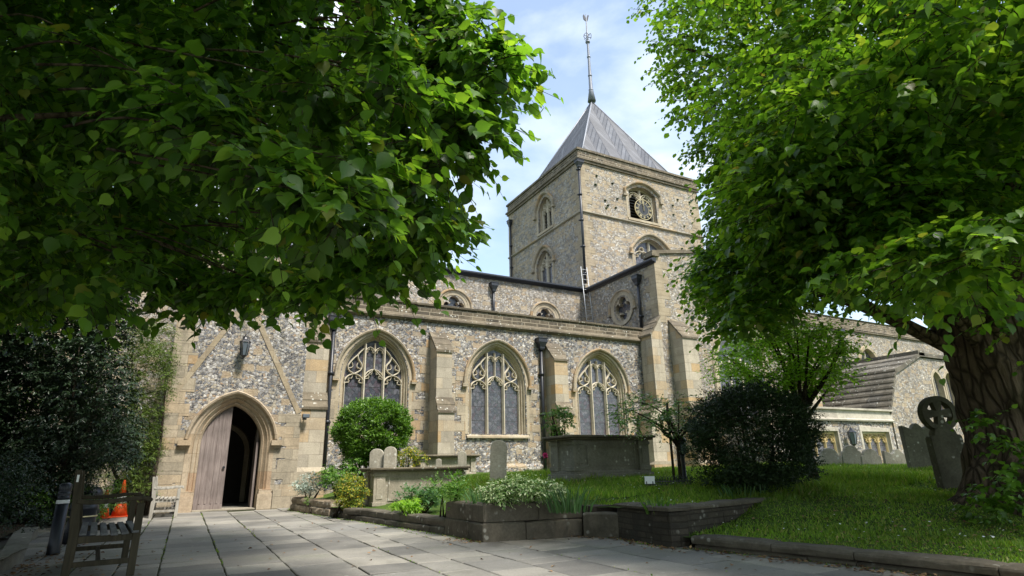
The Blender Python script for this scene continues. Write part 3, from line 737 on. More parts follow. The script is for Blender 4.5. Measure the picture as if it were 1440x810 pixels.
def downpipe(fr, u, z0, z1, r=.055, hopper=True, w=.10, offset_foot=None):
    mb = MB(); mb.tube([fr.p(u, z0, w), fr.p(u, z1, w)], r, 10)
    z = z0+.5
    while z < z1-.3: mb.tube([fr.p(u, z, w), fr.p(u, z+.10, w)], r*1.45, 10); fbox(mb, fr, u-r*1.9, u+r*1.9, z+.02, z+.07, 0.0, w*.6); z += 1.55
    o = cp(mb.build('downpipe', MAT['iron'], None))
    if hopper:
        h = MB(); k = r/.055
        prof = [(.06*k, -.28), (.085*k, -.22), (.09*k, -.16), (.15*k, .0), (.165*k, .03), (.165*k, .15), (.185*k, .17), (.185*k, .2)]
        vs = []; 
        for rr, zz in prof:
            for s, t in ((-1, -1), (1, -1), (1, 1), (-1, 1)): vs.append(fr.p(u+s*rr, z1+zz, w+.04*k+t*rr*.75))
        fs = [(i*4+k2, i*4+(k2+1) % 4, (i+1)*4+(k2+1) % 4, (i+1)*4+k2) for i in range(len(prof)-1) for k2 in range(4)]+[(0, 1, 2, 3), tuple(28+i for i in range(4))]
        h.add(vs, fs); h.build('hopper_head', MAT['iron'], o)
    return o
downpipe(fa, 3.78, .35, 5.7, .06); downpipe(fa, 11.78, .75, 5.62, .065)
downpipe(fn, 12.05, 7.2, 9.3, .06)

# ------------------------------------------------------------------ transept
XT = 17.5; fw = west(XT)
holes = [circle(-21.2, 8.12, .58, 24)]
cp(wall('transept_wall', fw, [(-24.16, -.1), (-24.16, 9.75), (-19.45, 9.75), (-19.45, -.1)], holes, .7, MAT['flint_nave'], None))
round_window(fw, -21.2, 8.12, .62, 'transept_window')
gutter(fw, -24.05, -18.62, 9.72)
downpipe(fw, -19.85, 6.85, 9.15, .065)
YT = 18.75; ft = south(YT)
cp(wall('transept_gable_wall', ft, [(17.5, -.1), (17.5, 10.15), (22.2, 10.95), (26.9, 10.15), (26.9, -.1)], [], .7, MAT['flint_nave'], None))
tc_ = MB()
for a, b in (((17.38, 10.13), (22.2, 10.96)), ((22.2, 10.96), (27.0, 10.13))): bar(tc_, ft, [a, (a[0]*.5+b[0]*.5, a[1]*.5+b[1]*.5), b], .17, -.72, .09, .95)
fbox(tc_, ft, 17.32, 17.75, 9.95, 10.10, -.5, .12)
cp(tc_.build('gable_coping', MAT['weather'], None))
def corner(name, x, y, z0, z1, sx, sy, rd, mat, h=.36, big=.72, small=.42, pr=.014):
    # L-shaped long-and-short stones round a wall corner; sx, sy point from the corner into the building
    mb = MB(); z = z0; k = 0
    while z < z1-.08:
        hh = min(h*rd.uniform(.88, 1.12), z1-z); a = (big if k % 2 else small)*rd.uniform(.88, 1.12); b = (small if k % 2 else big)*rd.uniform(.88, 1.12)
        p_ = pr+rd.uniform(-.003, .003); X0, Y0 = x-sx*p_, y-sy*p_
        P = [(X0, Y0), (x+sx*a, Y0), (x+sx*a, y+sy*.03), (x+sx*.03, y+sy*.03), (x+sx*.03, y+sy*b), (X0, y+sy*b)]
        vs = [(u, v, zz) for zz in (z+.004, z+hh-.004) for u, v in P]
        mb.add(vs, [tuple(range(6)), tuple(range(6, 12))]+[(i, (i+1) % 6, 6+(i+1) % 6, 6+i) for i in range(6)]); z += hh; k += 1
    return cp(mb.build(name, mat, None))
corner('transept_quoins', 17.5, 18.75, 6.9, 9.95, 1, 1, rq, MAT['quoin_tower'])
rf = MB(); rf.add([(17.3, 19.3, 9.8), (22.2, 19.3, 10.8), (27, 19.3, 9.8), (17.3, 24.2, 9.8), (22.2, 24.2, 10.8), (27, 24.2, 9.8)], [(0, 1, 4, 3), (1, 2, 5, 4)]); cp(rf.build('transept_roof', MAT['lead'], None))
te = MB(); te.box((26.3, 19.46, -.1), (26.9, 24.16, 9.75)); cp(te.build('transept_east_wall', MAT['flint_nave'], None))
buttress(fw, -19.45, -18.72, 7.15, 3.4, 1.0, .62, 0, .85)
buttress(ft, 18.0, 18.85, 7.0, 3.4, .95, .75, 0, .85)
buttress(ft, 25.9, 26.7, 7.0, 3.4, .95, .75, 0, .85)
# large transept south window (behind the trees)
tw = MB(); moulding(tw, ft, arch(22.2, 1.5, 5.0, 2.2, 2.6, 12), [(0, .01), (0, .05), (.25, .08), (.3, .02)]); two = cp(tw.build('transept_south_window', MAT['trim'], None))
g = MB(); v_, f_ = sheet_with_holes(ft, arch(22.2, 1.5, 5.0, 2.2, 2.6, 12), [], .012); g.add(v_, f_); g.build('glass', MAT['glass'], two)
tr = MB()
for k in (-.75, 0, .75): bar(tr, ft, [(22.2+k, 2.6), (22.2+k, 6.4-abs(k))], .11, .01, .07)
for k in (-1.12, -.37, .37, 1.12): light_head(tr, ft, 22.2+k, .36, 4.9, .5, .01, .06, .07)
tr.build('tracery', MAT['tracery'], two)

# ------------------------------------------------------------------ tower
TX0, TX1, TY0, TY1 = 17.6, 26.75, 24.2, 32.7
fs_ = south(TY0); fwt = west(TX0)
TZ = 17.55
# windows: (frame, centre, half width, sill, spring, rise)
T = [(fs_, 22.15, .92, 14.72, 16.50, .30, 'belfry_window'), (fs_, 22.5, 1.15, 10.9, 12.75, .75, 'ringing_chamber_window'),
     (fwt, -28.0, .62, 14.75, 16.3, .55, 'belfry_window'), (fwt, -28.3, .75, 11.0, 12.75, .65, 'ringing_chamber_window')]
def th_(t): return arch(t[1], t[2]+.12, t[4], t[5]+.1, t[3], 9, 'four')
cp(wall('tower_wall', fs_, [(TX0, 5), (TX0, TZ), (TX1, TZ), (TX1, 5)], [th_(t) for t in T[:2]], .9, MAT['flint_tower'], None))
cp(wall('tower_wall', fwt, [(-TY1+.9, 5), (-TY1+.9, TZ), (-TY0-.9, TZ), (-TY0-.9, 5)], [th_(t) for t in T[2:]], .9, MAT['flint_tower'], None))
tb = MB(); tb.box((TX1-.9, TY0+.91, 5), (TX1, TY1, TZ)); tb.box((TX0, TY1-.9, 5), (TX1-.9, TY1, TZ)); tb.box((TX0+.95, TY0+.95, TZ-.3), (TX1-.95, TY1-.95, TZ+.1)); cp(tb.build('tower_back_walls', MAT['flint_tower'], None))
for t in T:
    fr, c, a, sl, sp, h, nm = t
    mb = MB(); ins = arch(c, a, sp, h, sl, 9, 'four')
    moulding(mb, fr, ins, [(0, -.5), (0, -.32), (.06, -.27), (.08, -.16), (.15, -.12), (.18, -.02), (.24, .015), (.36, .015), (.36, -.05)])
    o = cp(mb.build(nm, MAT['trim'], None))
    hd = MB(); hp = arch(c, a+.36, sp, h+.28, sp-.35 if sl > 14 else sp-.2, 9, 'four')
    moulding(hd, fr, hp, [(0, 0), (0, .08), (.05, .15), (.12, .16), (.16, .08), (.16, 0)])
    for s in (-1, 1):
        zz = sp-.35 if sl > 14 else sp-.2
        fbox(hd, fr, c+s*(a+.48)-.13, c+s*(a+.48)+.13, zz-.12, zz, 0, .18)
    hd.build('hood_mould', MAT['ashlar'], o)
    s_ = MB(); fbox(s_, fr, c-a-.3, c+a+.3, sl-.14, sl, -.45, .06); s_.build('sill', MAT['trim'], o)
    tr = MB(); W0, W1 = -.36, -.2; nl = 2
    bar(tr, fr, [(c, sl), (c, sp-.05), (c, sp+h-.02)], .10, W0, W1+.02)
    for s in (-1, 1):
        light_head(tr, fr, c+s*a/2, a/2-.02, sp-.35, .42, W0, W1, .07)
        cc = [(c+s*a*.5+.16*math.cos(q_), sp+.18+.16*math.sin(q_)) for q_ in np.linspace(0, 2*math.pi, 10)]
        if h > .5: bar(tr, fr, cc, .05, W0, W1)
        bar(tr, fr, [(c+s*(a-.02), sl), (c+s*(a-.02), sp)], .06, W0, W1)
    tr.build('tracery', MAT['tracery'], o)
    if nm == 'belfry_window':
        lv = MB(); z = sl+.05
        while z < sp+.1:
            P = [(-.62, z+.13), (-.60, z+.16), (-.38, z+.03), (-.40, z)]
            prof_extrude(lv, fr, P, c-a+.01, c+a-.01); z += .19
        lv.build('louvre', MAT['bench_slat'], o)
        bk = MB(); v_, f_ = sheet_with_holes(fr, arch(c, a+.1, sp, h+.05, sl, 9, 'four'), [], -.75); bk.add(v_, f_); bk.build('shade_backing', MAT['dark'], o)  # near-black sheet painted as the shade behind the louvres
    else:
        g = MB(); v_, f_ = sheet_with_holes(fr, arch(c, a+.02, sp, h+.02, sl, 9, 'four'), [], -.33); g.add(v_, f_); g.build('glass', MAT['glass'], o)
# bands
bd = MB(); prof_extrude(bd, fs_, [(-.1, 14.38), (.05, 14.38), (.12, 14.43), (.12, 14.48), (-.1, 14.6)], TX0-.1, TX1+.1)
prof_extrude(bd, fwt, [(-.1, 14.38), (.05, 14.38), (.12, 14.43), (.12, 14.48), (-.1, 14.6)], -TY1, -TY0)
cp(bd.build('tower_string_course', MAT['ashlar_pale'], None))
co = MB()
for z0, z1, p in ((TZ, TZ+.14, .10), (TZ+.14, TZ+.24, .17)):
    co.box((TX0-p, TY0-p, z0), (TX1+p, TY1+p, z1))
cp(co.build('tower_cornice', MAT['weather'], None))
pp = MB(); zt = TZ+.24
for a, b in (((TX0-.06, TY0-.06), (TX1+.06, TY0+.34)), ((TX0-.06, TY1-.34), (TX1+.06, TY1+.06)), ((TX0-.06, TY0+.34), (TX0+.34, TY1-.34)), ((TX1-.34, TY0+.34), (TX1+.06, TY1-.34))):
    pp.box((a[0], a[1], zt), (b[0], b[1], zt+.48))
cp(pp.build('tower_parapet', MAT['parapet'], None))
cc_ = MB(); zt += .48
for a, b in (((TX0-.13, TY0-.13), (TX1+.13, TY0+.40)), ((TX0-.13, TY1-.40), (TX1+.13, TY1+.13)), ((TX0-.13, TY0+.40), (TX0+.40, TY1-.40)), ((TX1-.40, TY0+.40), (TX1+.13, TY1-.40))):
    cc_.box((a[0], a[1], zt), (b[0], b[1], zt+.13))
cp(cc_.build('tower_coping', MAT['weather'], None))
for x_, y_, a_, b_ in ((TX0, TY0, 1, 1), (TX1, TY0, -1, 1), (TX0, TY1, 1, -1)): corner('tower_quoins', x_, y_, 9.5, TZ, a_, b_, rq, MAT['quoin_tower'])
# putlog holes / tufts in the tower face
ph = MB(); r3 = random.Random(11)
for i in range(34):
    u = r3.uniform(18.6, 26.2); v = r3.choice([13.6, 15.1, 15.6, 16.2, 16.8])+r3.uniform(-.2, .2)
    if abs(u-22.2) < 1.6: continue
    ph.lathe([(.005, -.05), (.07, -.03), (.09, 0), (.05, .04), (.005, .05)], 6, fs_.p(u, v, .02))
cp(ph.build('wall_tufts', MAT['yew'], None))
downpipe(fs_, 17.52, 10.2, TZ-.25, .075, True, .13); downpipe(fwt, -32.3, 10.0, TZ-.7, .06, True)
# spire
AP = (22.17, 28.45, 25.55)
me = bpy.data.meshes.new('spire'); ins_ = .45; zb = TZ+.35
B = [(TX0+ins_, TY0+ins_, zb), (TX1-ins_, TY0+ins_, zb), (TX1-ins_, TY1-ins_, zb), (TX0+ins_, TY1-ins_, zb)]
vs = []; fs = []; uvs = []
for i in range(4):
    a, b = B[i], B[(i+1) % 4]; w_ = math.dist(a, b)
    mid = [(a[k]+b[k])/2 for k in range(3)]; hgt = math.dist(mid, AP)
    n = len(vs); vs += [a, b, AP]; fs.append((n, n+1, n+2)); uvs += [(0, 0), (w_, 0), (w_/2, hgt)]
me.from_pydata(vs, [], fs); uvl = me.uv_layers.new(name='UVMap')
for i, u in enumerate(uvs): uvl.data[i].uv = u
me.materials.append(MAT['lead']); sp = bpy.data.objects.new('spire', me); COL.objects.link(sp); cp(sp)
hr = MB()
for b in B: hr.tube([b, AP], .055, 6)
hr.build('hip_roll', simple('lead_roll', (.25, .26, .29), .5, .2), sp)
fl = MB(); fl.tube([AP, (AP[0], AP[1], 26.6), (AP[0], AP[1], 28.6), (AP[0], AP[1], 30.8), (AP[0], AP[1], 33.1)], [.30, .14, .10, .075, .03], 8)
for z, r_ in ((26.5, .17), (27.7, .15), (29.3, .13), (30.6, .17), (30.8, .10)): fl.lathe([(.04, -.1), (r_, -.05), (r_, .05), (.04, .1)], 10, (AP[0], AP[1], z))
fo = cp(fl.build('finial', simple('finial_lead', (.19, .205, .24), .5, .2), None))
vn = MB(); z = 31.1
vn.tube([(AP[0]-.35, AP[1], z), (AP[0]+.35, AP[1], z)], .022, 5); vn.tube([(AP[0], AP[1]-.35, z), (AP[0], AP[1]+.35, z)], .022, 5)
for i in range(4):
    a_ = i*math.pi/2; vn.tube([(AP[0]+.28*math.cos(a_+t), AP[1]+.28*math.sin(a_+t), z+.12*math.sin(t*3)) for t in np.linspace(0, 1.57, 6)], .02, 5)
P = [(-.34, 30.15), (-.16, 30.05), (.12, 30.08), (.22, 30.3), (.30, 30.55), (.36, 30.62), (.28, 30.72), (.20, 30.66), (.10, 30.38), (-.08, 30.34), (-.26, 30.62), (-.38, 30.45)]
n = len(P); vs = [(AP[0]+u*.75, AP[1]+s*.02, v+2.4) for s in (-1, 1) for u, v in P]; vn.add(vs, [tuple(range(n)), tuple(range(n, 2*n))]+[(i, (i+1) % n, n+(i+1) % n, n+i) for i in range(n)])
vn.build('weathervane', MAT['iron'], fo)
# clock
CC = (22.1, 15.42); CR = .66
ck = MB(); v_, f_ = sheet_with_holes(fs_, circle(CC[0], CC[1], CR-.12, 36), [], .06); ck.add(v_, f_)
n = 36; cA = circle(CC[0], CC[1], CR, n); ck2 = MB()
ck.add([fs_.p(x, y, .06) for x, y in circle(CC[0], CC[1], CR-.12, n)]+[fs_.p(x, y, 0) for x, y in circle(CC[0], CC[1], CR-.12, n)], [(i, (i+1) % n, n+(i+1) % n, n+i) for i in range(n)])
cko = cp(ck.build('clock', MAT['dial'], None))
nr = MB(); moulding(nr, fs_, circle(CC[0], CC[1], CR-.05, n), [(.02, .02), (.02, .085), (.05, .085), (.05, .02)], True)
moulding(nr, fs_, circle(CC[0], CC[1], CR-.29, n), [(0, .055), (0, .075), (.015, .075), (.015, .055)], True)
NUM = ['XII', 'I', 'II', 'III', 'IIII', 'V', 'VI', 'VII', 'VIII', 'IX', 'X', 'XI']
for i, s in enumerate(NUM):
    th0 = math.pi/2 - i*math.pi/6
    er = np.array([math.cos(th0), math.sin(th0)]); et = np.array([math.sin(th0), -math.cos(th0)])
    wid = {'I': .028, 'V': .075, 'X': .075}; tot = sum(wid[c_]+.012 for c_ in s); off = -tot/2
    r0, r1 = CR-.235, CR-.075
    for c_ in s:
        wc = wid[c_]; m_ = off+wc/2
        if c_ == 'I': segs = [((m_, r0), (m_, r1))]
        elif c_ == 'V': segs = [((m_, r0), (m_-.03, r1)), ((m_, r0), (m_+.03, r1))]
        else: segs = [((m_-.03, r0), (m_+.03, r1)), ((m_+.03, r0), (m_-.03, r1))]
        for (a0, b0), (a1, b1) in segs:
            pa = np.array(CC)+et*a0+er*b0; pb = np.array(CC)+et*a1+er*b1; bar(nr, fs_, [tuple(pa), tuple(pb)], .020, .06, .085, .9)
        off += wc+.012
nr.build('numerals', MAT['gold'], cko)
hn = MB()
for ang, ln, wd in ((R(90-352), .50, .045), (R(90-355), .34, .065)):
    e = np.array([math.cos(ang), math.sin(ang)]); bar(hn, fs_, [tuple(np.array(CC)-e*.12), tuple(np.array(CC)+e*ln)], wd, .095, .115, .8)
hn.build('clock_hand', MAT['gold'], cko)

# ------------------------------------------------------------------ vestry and chancel on the right (same church)
YV = 16.0; fv = south(YV)
vw = [(23.35, 1.02), (27.1, 1.02)]
holes = [[(c-a-.06, 1.12), (c-a-.06, 2.23), (c+a+.06, 2.23), (c+a+.06, 1.12)] for c, a in vw]
cp(wall('vestry_wall', fv, [(20.2, -.1), (20.2, 2.6), (28.5, 2.6), (28.5, -.1)], holes, .5, MAT['flint'], None))
for c, a in vw:
    mb = MB(); rect = [(c-a, 1.12), (c-a, 2.17), (c+a, 2.17), (c+a, 1.12)]
    moulding(mb, fv, rect, [(-.06, -.25), (-.06, -.15), (0, -.1), (0, .02), (.13, .02), (.16, -.02)]); o = cp(mb.build('vestry_window', MAT['vestry_parapet'], None))
    tr = MB(); w3 = (2*a-.1)/3
    for k in (-1, 0, 1):
        light_head(tr, fv, c+k*w3, w3/2-.02, 1.68, .34, -.25, -.14, .07)
    for k in (-1.5, -.5, .5, 1.5): bar(tr, fv, [(c+k*w3, 1.12), (c+k*w3, 2.14)], .085, -.25, -.13)
    fbox(tr, fv, c-a, c+a, 2.05, 2.16, -.25, -.14)
    tr.build('mullions', MAT['vestry_frame'], o)
    g = MB(); fbox(g, fv, c-a, c+a, 1.1, 2.17, -.24, -.22); g.build('glass', MAT['glass'], o)
vp = MB(); prof_extrude(vp, fv, [(-.4, 2.6), (.10, 2.6), (.12, 2.66), (.03, 2.72), (.02, 3.05), (.12, 3.08), (.12, 3.16), (-.4, 3.2)], 20.1, 28.6); cp(vp.build('vestry_parapet', MAT['vestry_parapet'], None))
vs_ = MB(); vs_.box((20.2, 16.51, -.1), (20.7, 18.7, 2.6)); vs_.box((20.7, 16.4, 2.62), (28.4, 24, 2.8)); cp(vs_.build('vestry_side_wall', MAT['flint'], None))
# chapel gable: roof slope of stone slabs facing west, flint gable wall facing south
RP = [(28.5, 3.0), (29.55, 4.95), (32.0, 5.95)]
vwn = [(33.2, .42), (34.35, .42), (35.5, .42)]
cp(wall('chapel_wall', south(YV-.02), [(28.6, -.1), (28.6, 3.0), (29.6, 4.88), (31.9, 5.85), (38.5, 5.85), (38.5, -.1)], [arch(c, a, 4.6, .6, 3.2, 8) for c, a in vwn], .5, MAT['flint_nave'], None))
for c, a in vwn:
    mb = MB(); moulding(mb, south(YV-.02), arch(c, a, 4.6, .6, 3.2, 8), [(-.04, -.3), (0, 0), (0, .03), (.12, .03), (.14, -.01)]); o = cp(mb.build('chapel_window', MAT['trim'], None))
    tr = MB(); bar(tr, south(YV), [(c, 3.2), (c, 5.1)], .07, -.25, -.1); tr.build('mullion', MAT['tracery'], o)
    g = MB(); v_, f_ = sheet_with_holes(south(YV), arch(c, a, 4.6, .6, 3.2, 8), [], -.2); g.add(v_, f_); g.build('glass', MAT['glass'], o)
sl = MB(); n = 10
for i in range(n):
    t0, t1 = i/n, (i+1)/n
    def rp_(t): return (float(np.interp(t, [0, .7, 1], [q_[0] for q_ in RP])), float(np.interp(t, [0, .7, 1], [q_[1] for q_ in RP])))
    (xa, za), (xb, zb_) = rp_(t0), rp_(t1)
    P = [(xa-.06, za+.10), (xa-.02, za+.19), (xb+.03, zb_+.13), (xb, zb_-.05), (xa, za-.05)]
    vs = [(x_, y_, z_) for y_ in (YV-.08-.004*i, 21.5) for x_, z_ in P]
    sl.add(vs, [tuple(range(5)), tuple(range(5, 10))]+[(k, (k+1) % 5, 5+(k+1) % 5, 5+k) for k in range(5)])
sl.box((31.85, YV-.12, 5.95), (32.4, 24.0, 6.2)); sl.box((31.9, YV-.12, 5.9), (38.6, YV+.5, 6.1))
cp(sl.build('chapel_roof', MAT['roofslab'], None))
cw = MB(); cw.box((31.9, 16.5, 2.6), (38.5, 24, 5.8)); cp(cw.build('chapel_mass', MAT['flint_nave'], None))
fc = south(24.0)
cp(wall('chancel_wall', fc, [(26.9, -.1), (26.9, 9.6), (52, 9.6), (52, -.1)], [arch(41.6, 1.0, 7.3, 1.2, 5.2, 9), arch(47, 1.0, 7.3, 1.2, 5.2, 9)], .8, MAT['flint_nave'], None))
for c in (41.6, 47):
    mb = MB(); moulding(mb, fc, arch(c, 1.0, 7.3, 1.2, 5.2, 9), [(-.04, -.4), (0, 0), (0, .03), (.22, .05), (.3, -.01)]); o = cp(mb.build('chancel_window', MAT['trim'], None))
    tr = MB(); bar(tr, fc, [(c, 5.2), (c, 8.4)], .12, -.35, -.2)
    for s in (-1, 1): light_head(tr, fc, c+s*.5, .48, 7.0, .6, -.35, -.2, .09)
    tr.build('tracery', MAT['tracery'], o)
    g = MB(); v_, f_ = sheet_with_holes(fc, arch(c, 1.02, 7.3, 1.2, 5.2, 9), [], -.32); g.add(v_, f_); g.build('glass', MAT['glass'], o)
prc = MB(); prof_extrude(prc, fc, [(-.5, 9.6), (.12, 9.6), (.16, 9.75), (.02, 9.85), (.02, 10.4), (.1, 10.5), (-.5, 10.6)], 26.8, 52); cp(prc.build('chancel_parapet', MAT['parapet'], None))
downpipe(fc, 38.6, 6, 9.4, .08)

# ------------------------------------------------------------------ ground
EDGE = [(2.8, 18.5), (2.55, 17.1), (3.05, 13.3), (3.2, 12.6), (3.44, 10.7), (3.67, 9.12), (3.74, 7.86), (5.25, 7.64), (5.50, 7.16), (5.37, 5.92), (5.6, 5.6), (5.87, 3.9), (6.1, 2), (6.5, -2), (7.5, -14)]
def edge_x(y):
    if y >= 7.86: ys = EDGE[:7]
    else: ys = EDGE[7:]
    for (xa, ya), (xb, yb) in zip(ys[:-1], ys[1:]):
        if yb <= y <= ya: return xa+(xb-xa)*(ya-y)/(ya-yb)
    return ys[0][0] if y > ys[0][1] else ys[-1][0]
def sm(t): t = max(0, min(1, t)); return t*t*(3-2*t)
def hgt(x, y):
    f = .14+.05*(x-5.7)+.115*(y-4.5)
    f = .80 - math.log(1+math.exp((.80-f)*6))/6 if f < 3 else .80
    f = max(.125, f)
    ex = edge_x(y)
    ze = .20 if y > 9.3 else (.43 if y > 7.8 else (.40 if y > 6.0+max(0, x-5.37)*.22 else .12))
    k = sm((x-ex-.3)/(3.2 if y > 9 else 2.0))
    z = ze+(f-ze)*k
    z += .02*math.sin(x*1.7+y*.9)*min(1, max(0, (x-ex-.5)))+.012*math.sin(x*4.1-y*2.7)*k
    return z
def grid(name, xs, ys, mat, keep, hf):
    vs = [(x, y, hf(x, y)) for y in ys for x in xs]; nx = len(xs); fs = []
    for j in range(len(ys)-1):
        for i in range(nx-1):
            if keep((xs[i]+xs[i+1])/2, (ys[j]+ys[j+1])/2): fs.append((j*nx+i, j*nx+i+1, (j+1)*nx+i+1, (j+1)*nx+i))
    mb = MB(); mb.add(vs, fs, True); o = mb.build(name, mat); return o
g = MB(); g.add([(-1500, -1500, -.09), (1500, -1500, -.09), (1500, 1500, -.09), (-1500, 1500, -.09)], [(0, 1, 2, 3)])
tag(g.build('ground', MAT['lawn']), kind='structure')
xs = list(np.arange(2.5, 14, .16))+list(np.arange(14, 60, .8)); ys = list(np.arange(-14, 0, .5))+list(np.arange(0, 19.7, .16))
lawn = tag(grid('lawn', xs, ys, MAT['lawn'], lambda x, y: x > edge_x(y)+.10 and not (7.6 < y < 7.95 and x < 5.4), hgt), kind='structure')
# paving slabs
rs = random.Random(21)
sb_ = MB(); sb_.box((5.30, 7.45, 0), (6.1, 8.1, .415)); sb_.box((3.95, 7.9, 0), (5.6, 9.0, .38)); tag(sb_.build('soil', MAT['trumpet']), kind='structure')
X_JOINTS = []
mb = MB(); X = -3.0
while X < 8.2:
    X_JOINTS.append(X)
    wX = rs.choice([.42, .5, .56, .62, .7]); Yy = -7.0+rs.uniform(0, .8)
    while Yy < 18.4:
        l = rs.choice([.35, .45, .55, .7, .85]); cx, cy = X+wX/2, Yy+l/2
        lim = edge_x(cy)+.25
        left = -2.35 if cy > 5 else -3.2
        if cx < lim and X+wX > left-.2 and Yy+l < 18.60:
            g_ = .010; z = rs.uniform(-.003, .004); t1, t2 = rs.uniform(-.004, .004), rs.uniform(-.004, .004)
            j = lambda: rs.uniform(-.009, .007)
            c4 = [(X+g_+j(), Yy+g_+j(), z+t1), (X+wX-g_+j(), Yy+g_+j(), z+t2), (X+wX-g_+j(), Yy+l-g_+j(), z-t1), (X+g_+j(), Yy+l-g_+j(), z-t2)]
            e = .008
            i4 = [(c4[0][0]+e, c4[0][1]+e, c4[0][2]), (c4[1][0]-e, c4[1][1]+e, c4[1][2]), (c4[2][0]-e, c4[2][1]-e, c4[2][2]), (c4[3][0]+e, c4[3][1]-e, c4[3][2])]
            lo = [(a[0], a[1], a[2]-.006) for a in c4]; bt = [(a[0], a[1], -.05) for a in c4]
            mb.add(i4+lo+bt, [(0, 1, 2, 3)]+[(i, (i+1) % 4, 4+(i+1) % 4, 4+i) for i in range(4)]+[(4+i, 4+(i+1) % 4, 8+(i+1) % 4, 8+i) for i in range(4)])
        Yy += l
    X += wX
tag(mb.build('path', MAT['slab']), kind='structure')
mj = MB(); mj.add([(-3.6, -8, -.016), (8.5, -8, -.016), (8.5, 18.5, -.016), (-3.6, 18.5, -.016)], [(0, 1, 2, 3)])
tag(mj.build('path_bed', MAT['joint']), kind='structure')

# ------------------------------------------------------------------ low walls, planters, kerb (things)
def rough_block(mb, p0, p1, thick, z0, z1, rd, jit=.012, seg=None):
    """a stone block along p0->p1, thickness to the left of travel"""
    p0 = np.array(p0, float); p1 = np.array(p1, float); d = p1-p0; L_ = np.linalg.norm(d); d /= L_; nrm = np.array([-d[1], d[0]])
    n = seg or max(2, int(L_/.18)); rows = [z0, (z0+z1)/2, z1-.02, z1]
    vs = []; rings = n+1
    for i in range(rings):
        q_ = p0+d*(L_*i/n)
        endf = .012 if i in (0, n) else 0
        sec = [(0, z0), (0-rd.uniform(0, jit), (z0+z1)/2), (0-rd.uniform(0, jit)*.5, z1-.025), (.02+rd.uniform(0, jit), z1-endf+rd.uniform(-jit, jit)*.4), (thick-.02, z1-endf+rd.uniform(-jit, jit)*.4), (thick, z1-.03), (thick, z0)]
        for w_, z_ in sec:
            xy = q_+nrm*w_; vs.append((xy[0], xy[1], z_))
    m = 7
    fs = [(i*m+k, i*m+(k+1) % m, (i+1)*m+(k+1) % m, (i+1)*m+k) for i in range(n) for k in range(m)]
    fs += [tuple(range(m)), tuple(n*m+k for k in range(m))]
    mb.add(vs, fs)
def course(mb, pts, thick, z0, z1, lens, rd, jit=.012):
    for a, b in zip(pts[:-1], pts[1:]):
        a = np.array(a, float); b = np.array(b, float); L_ = np.linalg.norm(b-a); s = 0
        while s < L_-.01:
            l = min(rd.uniform(*lens), L_-s)
            if L_-s-l < .15: l = L_-s
            rough_block(mb, a+(b-a)*(s+.004)/L_, a+(b-a)*(s+l-.004)/L_, thick, z0, z1+rd.uniform(-.006, .006), rd, jit); s += l
def rw(name, label, cat, mat, calls, group=None, bevel=.008):
    mb = MB()
    rd = random.Random(sum(map(ord, name+label)))
    for pts, thick, z0, z1, lens, jit in calls: course(mb, pts, thick, z0, z1, lens, rd, jit)
    o = mb.build(name, mat, None, bevel); return tag(o, label, cat, group)
# travel so that the left-hand side is the bed side (bed is at +x): travel from front to back is -> left is -x, so go back to front
rw('garden_wall', 'low tumbledown stone wall beside the church door, with silver shrub growing over it', 'wall', MAT['rubble'],
   [([(2.82, 17.9), (2.55, 17.1), (2.95, 14.2)], .32, -.03, .17, (.5, .9), .035), ([(2.84, 17.9), (2.58, 17.1), (2.98, 14.2)], .3, .17, .33, (.4, .8), .045)])
rw('garden_kerb', 'low dark stone edging running from the chest tomb to the raised planter', 'kerb', MAT['wallstone'],
   [([(2.98, 14.1), (3.2, 12.6), (3.44, 10.7), (3.67, 9.14)], .3, -.03, .11, (.8, 1.4), .012), ([(3.0, 13.1), (3.22, 12.6), (3.46, 10.7), (3.69, 9.16)], .27, .112, .235, (.7, 1.3), .016)])
rw('raised_planter', 'raised planter of big dark stone blocks in two courses at the path corner', 'planter', MAT['wallstone'],
   [([(3.67, 9.12), (3.74, 7.86), (5.25, 7.64)], .30, -.03, .25, (.62, .95), .012), ([(3.69, 9.12), (3.76, 7.88), (5.27, 7.66)], .28, .252, .50, (.8, 1.0), .014)])
rw('stone_block', 'single low dark stone block between raised planter and brick wall', 'stone block', MAT['wallstone'], [([(5.16, 7.50), (5.52, 7.10)], .75, -.03, .34, (2, 3), .02)])
bw = empty('brick_wall', (5.4, 6, 0)); BW0 = bw.location.copy()
tag(bw, 'low old brick retaining wall with dark coping in front of the yew bush', 'wall')
mb = MB(); rd = random.Random(4)
course(mb, [(5.50, 7.12), (5.37, 5.92), (6.5, 6.10), (9.2, 6.72)], .28, -.05, .42, (9, 9), rd, .006); o = mb.build('brickwork', MAT['brickwall']); o.parent = bw; o.matrix_parent_inverse = Matrix.Translation(-BW0)
mb = MB(); course(mb, [(5.47, 7.14), (5.335, 5.89), (6.5, 6.06), (9.2, 6.68)], .33, .422, .475, (.6, 1.1), rd, .01); o = mb.build('coping', MAT['wallstone'], None, .006); o.parent = bw; o.matrix_parent_inverse = Matrix.Translation(-BW0)
tag(rw('path_kerb', 'long dark stone kerb between the paved path and the lawn under the big tree', 'kerb', MAT['wallstone'],
   [([(5.55, 5.72), (5.87, 3.9), (6.1, 2), (6.5, -2), (7.0, -8)], .32, -.03, .055, (.9, 1.5), .01), ([(5.52, 5.74), (5.85, 3.9), (6.08, 2), (6.48, -2), (7.0, -8)], .30, .058, .15, (.9, 1.6), .014)]))
